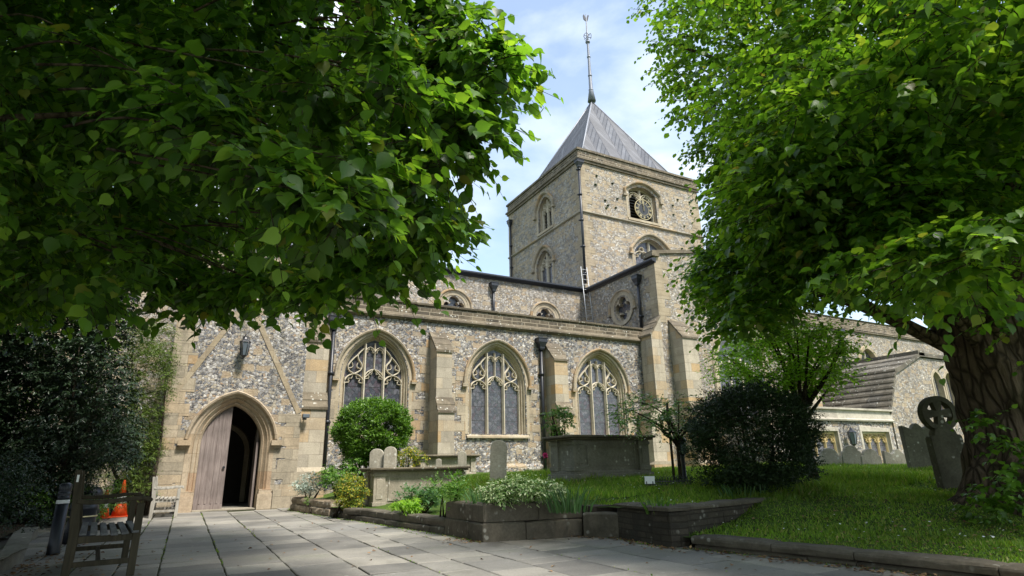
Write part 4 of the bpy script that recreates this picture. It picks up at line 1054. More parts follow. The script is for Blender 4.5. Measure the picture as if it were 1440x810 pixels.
# kerb of the left-hand bed
rw('bed_kerb', 'pale stone edging of the dark flower bed at the left of the path', 'kerb', MAT['chest'],
   [([(-1.62, 7.2), (-1.60, 9.6), (-2.0, 12.2), (-2.1, 13.4)][::-1], -.20, -.03, .17, (.6, 1.0), .012)])
lb = grid('flower_bed', list(np.arange(-14, -1.6, .4)), list(np.arange(2, 24, .5)), MAT['earth'], lambda x, y: x < (-1.8 if y < 10 else -2.2), lambda x, y: .10+.02*math.sin(x*3+y*2))
tag(lb, kind='structure')

# ------------------------------------------------------------------ foliage engine
def arrmesh(name, V, Fc, nper, mat, parent=None, smooth=False):
    me = bpy.data.meshes.new(name); V = np.ascontiguousarray(V, dtype=np.float32); Fc = np.ascontiguousarray(Fc, dtype=np.int32)
    me.vertices.add(len(V)); me.vertices.foreach_set('co', V.ravel())
    me.loops.add(Fc.size); me.loops.foreach_set('vertex_index', Fc.ravel())
    me.polygons.add(len(Fc)); me.polygons.foreach_set('loop_start', np.arange(0, Fc.size, nper, dtype=np.int32))
    me.polygons.foreach_set('loop_total', np.full(len(Fc), nper, dtype=np.int32))
    me.polygons.foreach_set('use_smooth', np.full(len(Fc), smooth))
    me.update(calc_edges=True); me.validate()
    me.materials.append(mat); o = bpy.data.objects.new(name, me); COL.objects.link(o)
    if parent is not None: o.parent = parent
    return o
LIME = (np.array([(0, 0, 0), (-.06, .16, .03), (.02, .34, .06), (.22, .46, .08), (.46, .45, .06), (.68, .32, .01), (.85, .13, -.06), (1.08, 0, -.18),
                  (-.06, -.16, .03), (.02, -.34, .06), (.22, -.46, .08), (.46, -.45, .06), (.68, -.32, .01), (.85, -.13, -.06), (.22, 0, -.02), (.62, 0, -.05)]),
        np.array([(0, 14, 2, 1), (14, 4, 3, 2), (14, 15, 5, 4), (15, 7, 6, 5), (0, 8, 9, 14), (14, 9, 10, 11), (14, 11, 12, 15), (15, 12, 13, 7)]))
DIAM = (np.array([(0, 0, 0), (.45, .36, .07), (1, 0, -.10), (.45, -.36, .07)]), np.array([(0, 2, 1), (0, 3, 2)]))
OVAL = (np.array([(0, 0, 0), (.35, .24, .04), (.75, .18, .02), (1, 0, -.06), (.75, -.18, .02), (.35, -.24, .04)]), np.array([(0, 3, 2, 1), (0, 5, 4, 3)]))
BLADE = (np.array([(0, .5, 0), (0, -.5, 0), (.55, .38, .0), (.55, -.38, 0), (1, 0, 0)]), None)
def unit(a): return a/np.maximum(1e-9, np.linalg.norm(a, axis=-1, keepdims=True))
def leaves(name, P, A, Nn, S, tmpl, mat, parent=None, origin=(0, 0, 0), wide=1.0):
    A = unit(A); B = unit(np.cross(Nn, A)); Nn = np.cross(A, B)
    tv, tf = tmpl; n = len(P)
    V = P[:, None, :] + S[:, None, None]*(tv[None, :, 0:1]*A[:, None, :] + wide*tv[None, :, 1:2]*B[:, None, :] + tv[None, :, 2:3]*Nn[:, None, :])
    V = V - np.array(origin)
    Fc = tf[None, :, :] + (np.arange(n)*len(tv))[:, None, None]
    return arrmesh(name, V.reshape(-1, 3), Fc.reshape(-1, tf.shape[1]), tf.shape[1], mat, parent, len(tv) > 12)
def sprays(rg, C, Rr, per, K, Ls, leaf, droop=.35, flat=.75, up_bias=.35, down=.55, noise=.35, shell=.55):
    """clumps (C,Rr) -> leaf arrays; also returns twig starts/ends"""
    n = len(C); c = np.repeat(C, per, 0); r = np.repeat(Rr, per)
    d = rg.normal(size=(n*per, 3)); d[:, 2] += up_bias; d = unit(d)
    rad = r*(shell + (1-shell)*rg.random(n*per)**.6)
    base = c + d*np.stack([rad, rad, rad*flat], 1)*.8
    dh = d.copy(); dh[:, 2] *= .35; dh[:, :2] += rg.normal(size=(n*per, 2))*.35; dh = unit(dh)
    L_ = Ls*(.6+.8*rg.random(n*per))
    t = (np.arange(K)+.6)/K
    p = base[:, None, :] + dh[:, None, :]*(L_[:, None, None]*t[None, :, None])
    p[:, :, 2] -= droop*L_[:, None]*t[None, :]**2
    side = unit(np.cross(dh, [0, 0, 1.0])); sg = np.where(np.arange(K) % 2 == 0, 1.0, -1.0)
    A = dh[:, None, :]*.55 + side[:, None, :]*sg[None, :, None]*.75
    A = A + rg.normal(size=A.shape)*noise
    A[:, :, 2] -= down*(.5+rg.random(A.shape[:2]))
    Nn = np.zeros_like(A); Nn[:, :, 2] = 1.0; Nn += d[:, None, :]*.5 + rg.normal(size=A.shape)*noise*.9
    S = leaf*(.5+.8*rg.random(A.shape[:2]))*(1.0-.25*t[None, :])
    tip = p[:, -1, :]
    return p.reshape(-1, 3), A.reshape(-1, 3), Nn.reshape(-1, 3), S.ravel(), base, tip
def twigs(mb_list, base, tip, r=.004):
    pass
def twigmesh(name, base, tip, r, mat, parent, origin, sag=.0):
    d = unit(tip-base); a = unit(np.cross(d, [0.3, .2, 1.0])); b = np.cross(d, a); n = len(base)
    mid = (base+tip)/2 + np.array([0, 0, sag]); V = []
    for q_, rr in ((base, r), (mid, r*.8), (tip, r*.4)):
        for k in range(3):
            t = 2*math.pi*k/3; V.append(q_+(a*math.cos(t)+b*math.sin(t))*rr)
    V = np.stack(V, 1)-np.array(origin)
    f = np.array([(j*3+k, j*3+(k+1) % 3, (j+1)*3+(k+1) % 3, (j+1)*3+k) for j in range(2) for k in range(3)])
    Fc = f[None]+(np.arange(n)*9)[:, None, None]
    return arrmesh(name, V.reshape(-1, 3), Fc.reshape(-1, 4), 4, mat, parent)
def inpoly(x, y, poly):
    x = np.asarray(x); y = np.asarray(y); c = np.zeros(x.shape, bool); n = len(poly); j = n-1
    for i in range(n):
        xi, yi = poly[i]; xj, yj = poly[j]
        cond = ((yi > y) != (yj > y)) & (x < (xj-xi)*(y-yi)/((yj-yi) or 1e-9)+xi)
        c ^= cond; j = i
    return c
def fill(rg, n, lo, hi, ok):
    out = []
    while len(out) < n:
        q_ = lo + (hi-lo)*rg.random((4000, 3)); m = ok(q_); out += list(q_[m])
        if len(q_[m]) == 0: break
    return np.array(out[:n])
def curve_pts(a, b, rg, sag=.0, wob=.12, n=7, rise=0.0):
    a = np.array(a, float); b = np.array(b, float); L_ = np.linalg.norm(b-a); out = []
    off = rg.normal(size=3)*wob*L_*.5
    for i in range(n):
        t = i/(n-1); q_ = a+(b-a)*t + off*math.sin(math.pi*t)*.6; q_[2] += rise*L_*math.sin(math.pi*t) ; out.append(q_)
    return out

# ---- big lime tree on the right
rg = np.random.default_rng(7)
TR = np.array([*pt(1462, 735, 8.7)[:2], .30])
rtree = empty('lime_tree', TR); tag(rtree, 'huge old lime tree with gnarled ivy-skirted trunk, on the lawn at the right', 'tree')
def crown_right(p):
    d = p-np.array([TR[0], TR[1], 7.6]); e = (d[:, 0]/6.8)**2+((d[:, 1]+.8)/5.6)**2+(d[:, 2]/5.6)**2
    px, py, z = proj(p); rr = F*.62/np.maximum(.5, z)
    POLY = [(905, -900), (900, -10), (893, 40), (925, 95), (945, 150), (972, 190), (1000, 232), (1000, 265), (1000, 300), (985, 350), (968, 390), (975, 430), (1000, 462), (1060, 470), (1120, 455), (1180, 435), (1215, 430), (1270, 445), (1310, 425), (1345, 490), (1480, 560), (2600, 500), (2600, -900)]
    ins = np.ones(len(p), bool)
    for a_ in np.arange(0, 2*math.pi, math.pi/4):
        ins &= inpoly(px+rr*math.cos(a_), py+rr*math.sin(a_), POLY)
    front = z > .6
    ins &= ~((py < -170) & (p[:, 0] < 8.2) & front)
    return (e < 1) & ((~front) | ins) & (p[:, 2] > 2.45) & (z > 3.0) & ((px < 1650) | (rg.random(len(p)) < .35))
C = fill(rg, 760, np.array([TR[0]-6.8, TR[1]-6.6, 2.3]), np.array([TR[0]+6.8, TR[1]+6.6, 13.3]), crown_right)
Cx = np.array([q_ for q_ in (pt(rg.uniform(985, 1330), rg.uniform(200, 455), rg.uniform(5.6, 10.5)) for _ in range(1200)) if crown_right(q_[None])[0]][:260])
C = np.vstack([C, Cx]); nC = len(C)
# silhouette clumps at the outline
for px_, py_, dp in [(940, 60, 9.4), (930, 15, 9.6), (958, 105, 9.2), (975, 150, 9), (1005, 200, 8.8), (1030, 240, 8.6), (1040, 300, 8.4), (1022, 350, 8.2), (1008, 375, 8.3), (1005, 395, 8.3), (1020, 430, 7.8), (1040, 452, 7.6), (1050, 440, 7.4), (1100, 425, 7.2), (1230, 380, 4.9), (1310, 365, 4.6), (1390, 370, 4.4), (1420, 330, 4.2), (1300, 400, 5.3), (1350, 395, 4.8), (1250, 100, 5.4), (1330, 90, 5.2), (1400, 140, 5.0), (1180, 100, 6)]:
    C = np.vstack([C, pt(px_, py_, dp)[None]])
Rr = .50+.35*rg.random(len(C)); Rr[nC:] = .34
P_, A_, N_, S_, b0, t0 = sprays(rg, C, Rr, 30, 9, .42, .105, droop=.35, flat=.6, up_bias=.35, down=.55)
nr_ = (np.linalg.norm(P_-np.array([0, 0, HC]), axis=1) < 8.2) & (((P_-np.array([0, 0, HC])) @ cf) > 0)
leaves('crown', P_[~nr_], A_[~nr_], N_[~nr_], S_[~nr_], OVAL, MAT['lime'], rtree, TR, wide=1.75)
leaves('lower_boughs', P_[nr_], A_[nr_], N_[nr_], S_[nr_]*1.05, LIME, MAT['lime'], rtree, TR)
twigmesh('twigs', b0[::2], t0[::2], .006, MAT['twig'], rtree, TR)
tk = MB()
def burr(x, y, z): return .10*math.sin(5*x+3*z)+.07*math.sin(9*y-4*z)+.05*math.sin(13*z+6*x)
rings = []; nn = 36
prof = [(-.2, 1.55), (.0, 1.35), (.25, 1.08), (.6, .88), (1.0, .78), (1.5, .76), (2.0, .80), (2.5, .86), (3.0, .96), (3.4, .96), (4.0, .8), (5.0, .62), (6.5, .45), (8.5, .28), (10.5, .12)]
zz = np.interp(np.arange(0, 60), np.linspace(0, 59, len(prof)), [a for a, b in prof]); rrp = np.interp(zz, [a for a, b in prof], [b for a, b in prof])
vs = []
for z, r_ in zip(zz, rrp):
    for k in range(nn):
        t = 2*math.pi*k/nn; x, y = math.cos(t), math.sin(t)
        fl_ = 1+ (.16*math.cos(5*t+.6)*max(0, 1-z/.9) if z < .9 else 0)+.045*math.cos(7*t+z*.6)
        rr = .80*r_*fl_*(1+burr(x, y, z)*.75)
        vs.append((x*rr+.05*math.sin(z), y*rr, z))
fs = [(i*nn+k, i*nn+(k+1) % nn, (i+1)*nn+(k+1) % nn, (i+1)*nn+k) for i in range(59) for k in range(nn)]
tk.add(vs, fs, True)
for i in range(42):   # limbs to clumps
    c = C[rg.integers(0, len(C))]-TR; z0 = min(max(1.9, c[2]*.55), 8)
    st_ = np.array([c[0]*.05, c[1]*.05, z0]); L_ = np.linalg.norm(c-st_); r0 = .02+.016*L_
    if L_ < 1: continue
    q_ = curve_pts(st_, c, rg, rise=.08); tk.tube(q_, list(np.linspace(r0, .02, len(q_))), 7)
tk.build('trunk', MAT['bark'], rtree)
# shoots on the trunk
Cs = []
for px_, py_, dp in [(1385, 600, 7.7), (1420, 640, 7.6), (1405, 700, 7.5), (1425, 720, 7.4), (1385, 715, 7.6), (1440, 680, 7.3), (1470, 640, 7.3)]:
    Cs.append(pt(px_, py_, dp))
Cs = np.array(Cs)
P_, A_, N_, S_, b0, t0 = sprays(rg, Cs, np.full(len(Cs), .22), 20, 7, .22, .075, droop=.2, flat=.9)
leaves('trunk_shoots', P_, A_, N_, S_, LIME, MAT['box'], rtree, TR)

# ---- lime tree on the left, close to the camera
rg = np.random.default_rng(17)
TL = np.array([-4.4, 6.2, .08]); ltree = empty('lime_tree', TL)
tag(ltree, 'lime tree at the left edge whose big-leaved branches hang over the path', 'tree')
POLYL = [(-900, -1500), (640, -1500), (620, -20), (635, 40), (675, 70), (695, 112), (665, 150), (640, 200), (640, 255), (595, 292), (560, 330), (530, 375), (495, 415), (455, 455), (400, 455), (350, 430), (300, 450), (240, 420), (150, 480), (-900, 530)]
def crown_left(p):
    px, py, z = proj(p); rr = F*.47/np.maximum(.5, z); ins = np.ones(len(p), bool)
    for a_ in np.arange(0, 2*math.pi, math.pi/4): ins &= inpoly(px+rr*math.cos(a_), py+rr*math.sin(a_), POLYL)
    h = p @ fh
    dd = np.hypot(p[:, 0]-TL[0], p[:, 1]-TL[1])
    return (z > .3) & ins & (h > 2.9) & (dd < 7.2) & (p[:, 2] > 1.9) & (((p[:, 2]-4.6)/4.2)**2+(dd/7.3)**2 < 1)
C = fill(rg, 760, np.array([-8, 1.5, 1.8]), np.array([3.5, 12, 9]), crown_left)
SIL = [(690, 95, 3.6), (665, 60, 3.7), (702, 108, 3.9), (645, 50, 3.9), (650, 150, 3.8), (630, 105, 3.9), (640, 190, 3.7), (632, 240, 3.8), (655, 170, 3.7), (598, 308, 3.9), (612, 312, 4.3), (580, 325, 4.2), (565, 355, 4.4), (545, 375, 4.5), (510, 388, 4.6), (470, 395, 4.6), (430, 420, 4.7), (385, 405, 4.8), (345, 395, 4.8), (300, 420, 5), (260, 400, 5), (235, 400, 5.2), (622, 20, 4), (615, -10, 4), (600, 130, 4.4), (610, 215, 4.5), (590, 265, 4.6), (560, 310, 4.7), (535, 335, 4.9), (500, 360, 5.0), (455, 375, 5.1), (610, 60, 4.4), (640, 130, 4.5), (655, 85, 4.6), (580, 200, 4.2), (570, 345, 5.2), (400, 385, 5.3), (290, 395, 5.4),
       (230, 130, 2.9), (290, 150, 2.8), (370, 245, 2.7), (440, 120, 3.0), (450, 280, 2.8), (480, 300, 2.9), (330, 190, 2.9), (540, 75, 3.2), (560, 130, 3.1), (500, 230, 3.0), (150, 90, 3.1)]
CS = np.array([pt(*s) for s in SIL]); nf = len(C)
C2 = np.vstack([C, CS]); Rr = np.concatenate([.30+.2*rg.random(nf), np.full(len(CS), .15)])
per = 24
P_, A_, N_, S_, b0, t0 = sprays(rg, C2, Rr, per, 7, .33, .104, droop=.5, flat=.7, up_bias=.2, down=.75, noise=.38)
leaves('crown', P_, A_, N_, S_, LIME, MAT['lime_shaded'], ltree, TL)
twigmesh('twigs', b0, t0, .0035, MAT['twig'], ltree, TL, .02)
# added overhead leaves outside the frame, shaped to shade the bed and hanging boughs
def over(p):
    px, py, z = proj(p); dd = np.hypot(p[:, 0]-TL[0], p[:, 1]-TL[1])
    vis = (z > .2) & (px > 560) & (px < 1500) & (py > -60)
    vis2 = (z > .2) & (px > 600) & (py > -260)
    gx_ = p[:, 0]-.29*p[:, 2]; gy_ = p[:, 1]+.59*p[:, 2]; vis2 = vis2 | ((gx_ > -1.2) & (gy_ > 4.5) & (gy_ < 19))
    return (~vis) & (~vis2) & ((p[:, 1] < 4.2) | (p[:, 0] < -2.6)) & ((p[:, 2] > 4.4) | ((p[:, 1] < 1.2) & (p[:, 0] < -1.6) & (p[:, 2] > 2.6))) & (((p[:, 2]-6.5)/5.2)**2+(dd/10.5)**2 < 1)
Co = fill(rg, 700, np.array([-13, -4.5, 2.5]), np.array([2.0, 13, 11.5]), over)
def over2(p):
    px, py, z = proj(p); gx_ = p[:, 0]-.29*p[:, 2]
    return ~((z > .2) & (py > -120) & (px > -300)) & (gx_ < -1.25) & (gx_ > -9) & (p[:, 2] > 5.8)
Co = np.vstack([Co, fill(rg, 420, np.array([-9, -6.0, 5.8]), np.array([2.2, 4.0, 10.8]), over2)])  # further unseen clumps added to darken the left boughs
P_, A_, N_, S_, b1, t1 = sprays(rg, Co, .7+.3*rg.random(len(Co)), 18, 6, .5, .21, droop=.4, flat=.6)
leaves('added_shade_crown', P_, A_, N_, S_, DIAM, MAT['lime_shaded'], ltree, TL)
tk = MB(); tk.tube([(0, 0, -.1), (.0, 0, .3), (.1, 0, 1.5), (.15, .05, 3), (.25, .0, 4.6), (.3, .1, 6.5), (.2, .2, 9)], [.62, .5, .42, .40, .34, .24, .08], 16)
br_ends = []
for i in range(20):
    c = C2[rg.integers(0, len(C2))]-TL; st_ = np.array([.15, 0, max(2.2, min(7, c[2]*.75))]); L_ = np.linalg.norm(c-st_)
    q_ = curve_pts(st_, c, rg, rise=.14, wob=.22); tk.tube(q_, list(np.linspace(.008*L_, .004, len(q_))), 6)
for c in CS: 
    c = c-TL; st_ = c*np.array([.78, .78, .0])+np.array([0, 0, c[2]+.40]); q_ = curve_pts(st_, c, rg, rise=.05, wob=.2); tk.tube(q_, list(np.linspace(.009, .003, len(q_))), 5)
tk.build('trunk', MAT['bark'], ltree)

# ---- generic shrubs and trees
def shrub(name, label, cat, base, C, Rr, per, K, Ls, leaf, mat, tmpl=OVAL, group=None, seed=1, stems=6, core=None, **kw):
    rg = np.random.default_rng(seed); base = np.array(base, float); root = empty(name, base)
    tag(root, label, cat, group)
    C = np.array(C, float); P_, A_, N_, S_, b0, t0 = sprays(rg, C, np.broadcast_to(np.array(Rr, float), (len(C),)), per, K, Ls, leaf, **kw)
    leaves('foliage', P_, A_, N_, S_, tmpl, mat, root, base)
    if stems:
        mb = MB()
        for i in range(stems):
            c = C[rg.integers(0, len(C))]-base; q_ = curve_pts((rg.normal()*.04, rg.normal()*.04, -.08), c, rg, wob=.1); mb.tube(q_, list(np.linspace(.018+.012*np.linalg.norm(c), .005, len(q_))), 6)
        mb.build('stem', MAT['twig'], root)
    return root
def ballfill(rg, c, rad, n, lo=0.0):
    d = unit(rg.normal(size=(n, 3))); r = lo+(1-lo)*rg.random(n)**(1/3); return np.array(c)+d*r[:, None]*np.array(rad)
rg = np.random.default_rng(3)
# clipped round shrub
c0 = pt(524, 612, 15.7); c0[2] = 1.93
C = ballfill(rg, c0, (.90, .88, .74), 260, .80); dC = C-c0; C = c0+dC*(1+.05*np.sin(dC[:, 0:1]*6+1)*np.cos(dC[:, 2:3]*7)+.03*rg.normal(size=(len(C), 1)))
shrub('topiary_shrub', 'dome-shaped bright green clipped evergreen in front of the first aisle window', 'shrub', (c0[0], c0[1], hgt(c0[0], c0[1])-.02), C, .13, 30, 5, .10, .075, MAT['box'], seed=4, droop=-.2, down=-.3, flat=1.0, up_bias=.3, noise=.5, core=(c0, (.8, .8, .66)), stems=10)
# yew
c1 = pt(1058, 622, 10.2)
C = ballfill(rg, (c1[0], c1[1], c1[2]+.03), (1.0, .95, .84), 440, .72); dC = C-c1; C = c1+dC*(1+.10*np.sin(dC[:, 0:1]*5.1+1)*np.cos(dC[:, 2:3]*6.3)+.07*np.sin(dC[:, 1:2]*9+dC[:, 2:3]*7)+.05*rg.normal(size=(len(C), 1))); C = C[C[:, 2] > .55]
shrub('yew_bush', 'large very dark rounded yew bush behind the brick wall', 'bush', (c1[0], c1[1], hgt(c1[0], c1[1])-.05), C, .16, 34, 6, .13, .045, MAT['yew'], seed=5, droop=.0, down=.0, flat=1.0, up_bias=.2, noise=.5, stems=14)
# rough shrub below dome, yellow shrub, silver shrub
def blob(px_, py_, dp, rad, n, seed): return ballfill(np.random.default_rng(seed), pt(px_, py_, dp), rad, n, .5)
def onground(p): return (p[0], p[1], hgt(p[0], p[1])-.03)
b_ = pt(482, 672, 15.0)
shrub('leafy_shrub', 'loose mid-green shrub between the silver plant and the golden bush', 'shrub', onground(b_), np.vstack([blob(478, 668, 15.0, (.38, .38, .32), 26, 1), blob(500, 656, 15.2, (.35, .3, .25), 16, 2)]), .13, 16, 6, .14, .07, MAT['shrub'], seed=6)
b_ = pt(496, 697, 13.4)
shrub('golden_bush', 'small golden-yellow bush at the left end of the chest tomb', 'shrub', (2.98, 13.75, .05), blob(496, 693, 13.35, (.30, .25, .38), 36, 3), .10, 18, 5, .10, .05, MAT['gold_leaf'], seed=7)
b_ = pt(436, 680, 15.8)
shrub('silver_shrub', 'silver-grey leaved shrub spilling over the low wall below the downpipe', 'shrub', onground(b_), blob(437, 680, 15.9, (.42, .3, .20), 26, 4), .12, 16, 6, .13, .06, MAT['silver'], seed=8, down=0)
b_ = pt(431, 708, 15.3)
shrub('wall_tuft', 'small green tuft growing on the face of the low wall', 'plant', (2.66, 15.4, .12), blob(437, 703, 15.2, (.13, .08, .10), 8, 5), .06, 14, 5, .07, .03, MAT['shrub'], seed=9, stems=2)
b_ = pt(570, 640, 15.6)
shrub('leafy_shrub', 'yellowish green shrub behind the pair of small headstones', 'shrub', onground(b_), blob(575, 645, 15.5, (.38, .3, .25), 18, 6), .12, 14, 6, .13, .06, MAT['gold_leaf'], seed=10)
# planter plants
b_ = pt(745, 690, 9.4)
shrub('variegated_shrub', 'cream and green variegated shrub filling the raised planter', 'shrub', onground(b_), blob(738, 690, 9.1, (.62, .45, .16), 60, 7), .11, 20, 6, .10, .055, MAT['varieg'], seed=11, stems=8)
shrub('herbaceous_plant', 'tall thin-stemmed green plant with narrow leaves beside the chest tomb', 'plant', onground(pt(628, 690, 10.2)), np.vstack([blob(630, 690, 10.1, (.30, .3, .20), 13, 8), blob(640, 695, 9.6, (.25, .2, .14), 8, 9)]), .09, 8, 7, .15, .065, MAT['shrub'], seed=12, flat=1.3, up_bias=.8, down=-.2, droop=-.2)
shrub('herbaceous_plant', 'low bluish green plant in the narrow bed behind the stone edging', 'plant', onground(pt(585, 705, 11.4)), blob(590, 703, 11.3, (.35, .35, .16), 22, 13), .09, 12, 6, .14, .07, MAT['blade'], seed=13, flat=1.2, up_bias=.6, down=-.2, droop=-.1)
shrub('herbaceous_plant', 'lime-green rosette plant spilling over the front of the narrow bed', 'plant', onground(pt(572, 714, 11.2)), blob(574, 712, 11.0, (.26, .14, .06), 12, 14), .08, 12, 6, .10, .07, MAT['young'], seed=14, stems=2)
def blades(name, label, base, n, h, spread, seed, mat='blade', w_=.022, cat='plant', group=None):
    rg = np.random.default_rng(seed); base = np.array(base); a = rg.random(n)*2*math.pi; r = spread*np.sqrt(rg.random(n))
    p = np.stack([r*np.cos(a), r*np.sin(a), np.zeros(n)], 1); d = unit(np.stack([np.cos(a)*.5*rg.random(n), np.sin(a)*.5*rg.random(n), np.ones(n)], 1))
    hh = h*(.6+.5*rg.random(n)); side = unit(np.cross(d, rg.normal(size=(n, 3)))); V = []; out_ = np.stack([np.cos(a), np.sin(a), -.6*np.ones(n)], 1)
    for t, ww, bend in ((0, 1, 0), (.4, .95, .03), (.75, .7, .14), (1, .05, .34)):
        q_ = p+d*(hh*t)[:, None]+out_*(hh*bend*rg.random(n))[:, None]
        V += [q_+side*w_*ww*.5, q_-side*w_*ww*.5]
    V = np.stack(V, 1); f = np.array([(0, 1, 3, 2), (2, 3, 5, 4), (4, 5, 7, 6)]); Fc = f[None]+(np.arange(n)*8)[:, None, None]
    o = arrmesh(name, V.reshape(-1, 3), Fc.reshape(-1, 4), 4, MAT[mat]); o.location = base; tag(o, label, cat, group); return o
blades('iris_plant', 'clump of upright sword leaves at the left of the variegated shrub', onground(pt(685, 700, 9.2)), 60, .42, .28, 1)
blades('iris_plant', 'clump of arching strap leaves at the right end of the raised planter', onground(pt(800, 705, 8.7)), 80, .40, .30, 2)
blades('strap_leaf_plant', 'pale strap-leaved plant in the grass above the brick wall', onground(pt(925, 705, 8.1)), 40, .24, .18, 3, 'shrub', .025)
blades('strap_leaf_plant', 'dark strap-leaved plant at the foot of the yew bush', onground(pt(1045, 700, 9.7)), 60, .24, .35, 4)
blades('strap_leaf_plant', 'tall clump of strap leaves behind the planter, in front of the narrow headstone', onground(pt(712, 680, 10.8)), 50, .4, .25, 5)
# rose shrub at the tomb
rb = pt(790, 660, 13.4); C = np.vstack([blob(785, 590, 13.4, (.28, .2, .34), 20, 15)])
shrub('rose_shrub', 'thin leafy shrub rising behind the large chest tomb beside the downpipe', 'shrub', onground(rb), C, .13, 9, 6, .14, .075, MAT['shrub'], seed=15, stems=9)
pf_ = pt(767, 641, 12.9); root = empty('pink_flower', onground(pf_)); tag(root, 'single bright pink bloom on a thin stem left of the large chest tomb', 'flower')
mb = MB(); mb.tube([(0, 0, 0), (.01, 0, (pf_[2]-root.location.z)*.6), (0, 0, pf_[2]-root.location.z)], .006, 5); mb.build('stem', MAT['blade'], root)
rgp = np.random.default_rng(2); n = 26; d = unit(rgp.normal(size=(n, 3))+[0, 0, .5]); leaves('petals', np.tile([0, 0, pf_[2]-root.location.z], (n, 1))+d*.01, d, rgp.normal(size=(n, 3)), np.full(n, .06), LIME, MAT['pink'], root)
# small trees
def small_tree(name, label, base, top_c, rad, nc, cr_, per, leaf, mat, seed, lean, trunk_r, limbs=14, fork=.45, hollow=.3, tmpl=OVAL, cuts=None):
    rg = np.random.default_rng(seed); base = np.array(base, float); root = empty(name, base); tag(root, label, 'tree')
    C = ballfill(rg, top_c, rad, nc, hollow)
    if cuts is not None: C = C[cuts(C)]
    P_, A_, N_, S_, b0, t0 = sprays(rg, C, np.full(len(C), cr_), per, 7, .26, leaf, droop=.2, flat=.7, up_bias=.2, down=.25)
    leaves('crown', P_, A_, N_, S_, tmpl, MAT[mat], root, base); twigmesh('twigs', b0, t0, .004, MAT['twig'], root, base)
    mb = MB(); f = np.array(lean, float)-base
    mb.tube(curve_pts((0, 0, -.1), f, rg, wob=.05, n=6), list(np.linspace(trunk_r, trunk_r*.75, 6)), 9)
    for i in range(limbs):
        c = C[rg.integers(0, len(C))]-base; st_ = f*(fork+(1-fork)*rg.random()) if i > 3 else f
        q_ = curve_pts(st_, c, rg, wob=.14, rise=.04); mb.tube(q_, list(np.linspace(trunk_r*.5, .008, len(q_))), 6)
    mb.build('trunk', MAT['twig'], root); return root
b_ = pt(957, 672, 11.2); lean = pt(952, 612, 11.2)
small_tree('fruit_tree', 'small spreading tree with pale blossom and dark twisting branches beside the large tomb', onground(b_), pt(930, 583, 11.2), (.95, .85, .38), 64, .17, 6, .07, 'apple', 31, lean, .038, 18, .7, .2)
b_ = pt(1150, 690, 11.4); lean = pt(1124, 575, 11.6)
small_tree('young_tree', 'slender leaning tree with fresh yellow-green leaves behind the yew bush', (b_[0], b_[1], hgt(b_[0], b_[1])-.05), pt(1100, 505, 11.8), (1.45, 1.3, .85), 170, .24, 13, .085, 'young', 32, lean, .10, 22, .8, .15)

# ---- dark holly, cypress and hedge at the left
rg = np.random.default_rng(41)
def px_fill(n, x0, x1, y0, y1, d0, d1):
    return np.array([pt(rg.uniform(x0, x1), rg.uniform(y0, y1), rg.uniform(d0, d1)) for _ in range(n)])
hb = pt(90, 700, 13); C = px_fill(520, -160, 172, 330, 650, 11.6, 14.5); C2_ = np.vstack([px_fill(190, -160, 118, 610, 735, 12.0, 15.0), px_fill(60, 100, 185, 590, 648, 13, 15)]); C = np.vstack([C[C[:, 2] > .9], C2_[C2_[:, 2] > .25]])
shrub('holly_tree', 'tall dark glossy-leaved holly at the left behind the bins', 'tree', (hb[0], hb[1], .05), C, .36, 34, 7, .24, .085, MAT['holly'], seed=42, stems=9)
C = np.vstack([px_fill(330, -300, 215, 60, 400, 11.6, 14.5), px_fill(150, -250, 165, 380, 640, 15, 17)])
shrub('background_tree', 'leafy tree standing behind the holly, seen through the hanging branches', 'tree', (hb[0]-1.2, hb[1]+1.2, .05), C, .5, 26, 7, .34, .12, MAT['lime_shaded'], tmpl=DIAM, seed=43, stems=10)
cb = pt(205, 690, 15.4); C = px_fill(240, 178, 240, 455, 700, 14.9, 16.1)
C = np.vstack([C, px_fill(70, 110, 200, 590, 712, 19.0, 20.5)])
px0, py0, z0 = proj(C); C = C[px0 < 205+ .17*(690-py0)*.9+8]
shrub('cypress_shrub', 'feathery mid-green cypress between the holly and the porch corner', 'shrub', (cb[0], cb[1], .05), C, .2, 30, 8, .2, .045, MAT['cypress'], seed=44, stems=8, down=.3)
C = px_fill(170, -120, 60, 640, 735, 7.9, 11); C = C[(C[:, 2] > .1) & (C[:, 0] < -1.95)]
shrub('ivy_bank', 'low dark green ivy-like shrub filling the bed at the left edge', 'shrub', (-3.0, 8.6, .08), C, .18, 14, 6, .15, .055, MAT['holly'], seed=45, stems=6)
C = np.array([(rg.uniform(-9, -3.2), rg.uniform(8, 19), rg.uniform(.3, 4.6)) for _ in range(260)])
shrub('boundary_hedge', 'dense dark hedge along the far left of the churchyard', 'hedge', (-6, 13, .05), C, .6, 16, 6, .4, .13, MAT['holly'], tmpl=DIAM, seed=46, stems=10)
C = np.array([(rg.uniform(-2.7, -1.3), rg.uniform(14.5, 17.9), rg.uniform(.15, .8)) for _ in range(46)])
C = C[C[:, 0] < -1.25]
shrub('leafy_shrub', 'small green shrub behind the far bench by the porch', 'shrub', (-1.8, 16.4, .05), C, .2, 16, 6, .16, .06, MAT['shrub'], seed=47, stems=8)

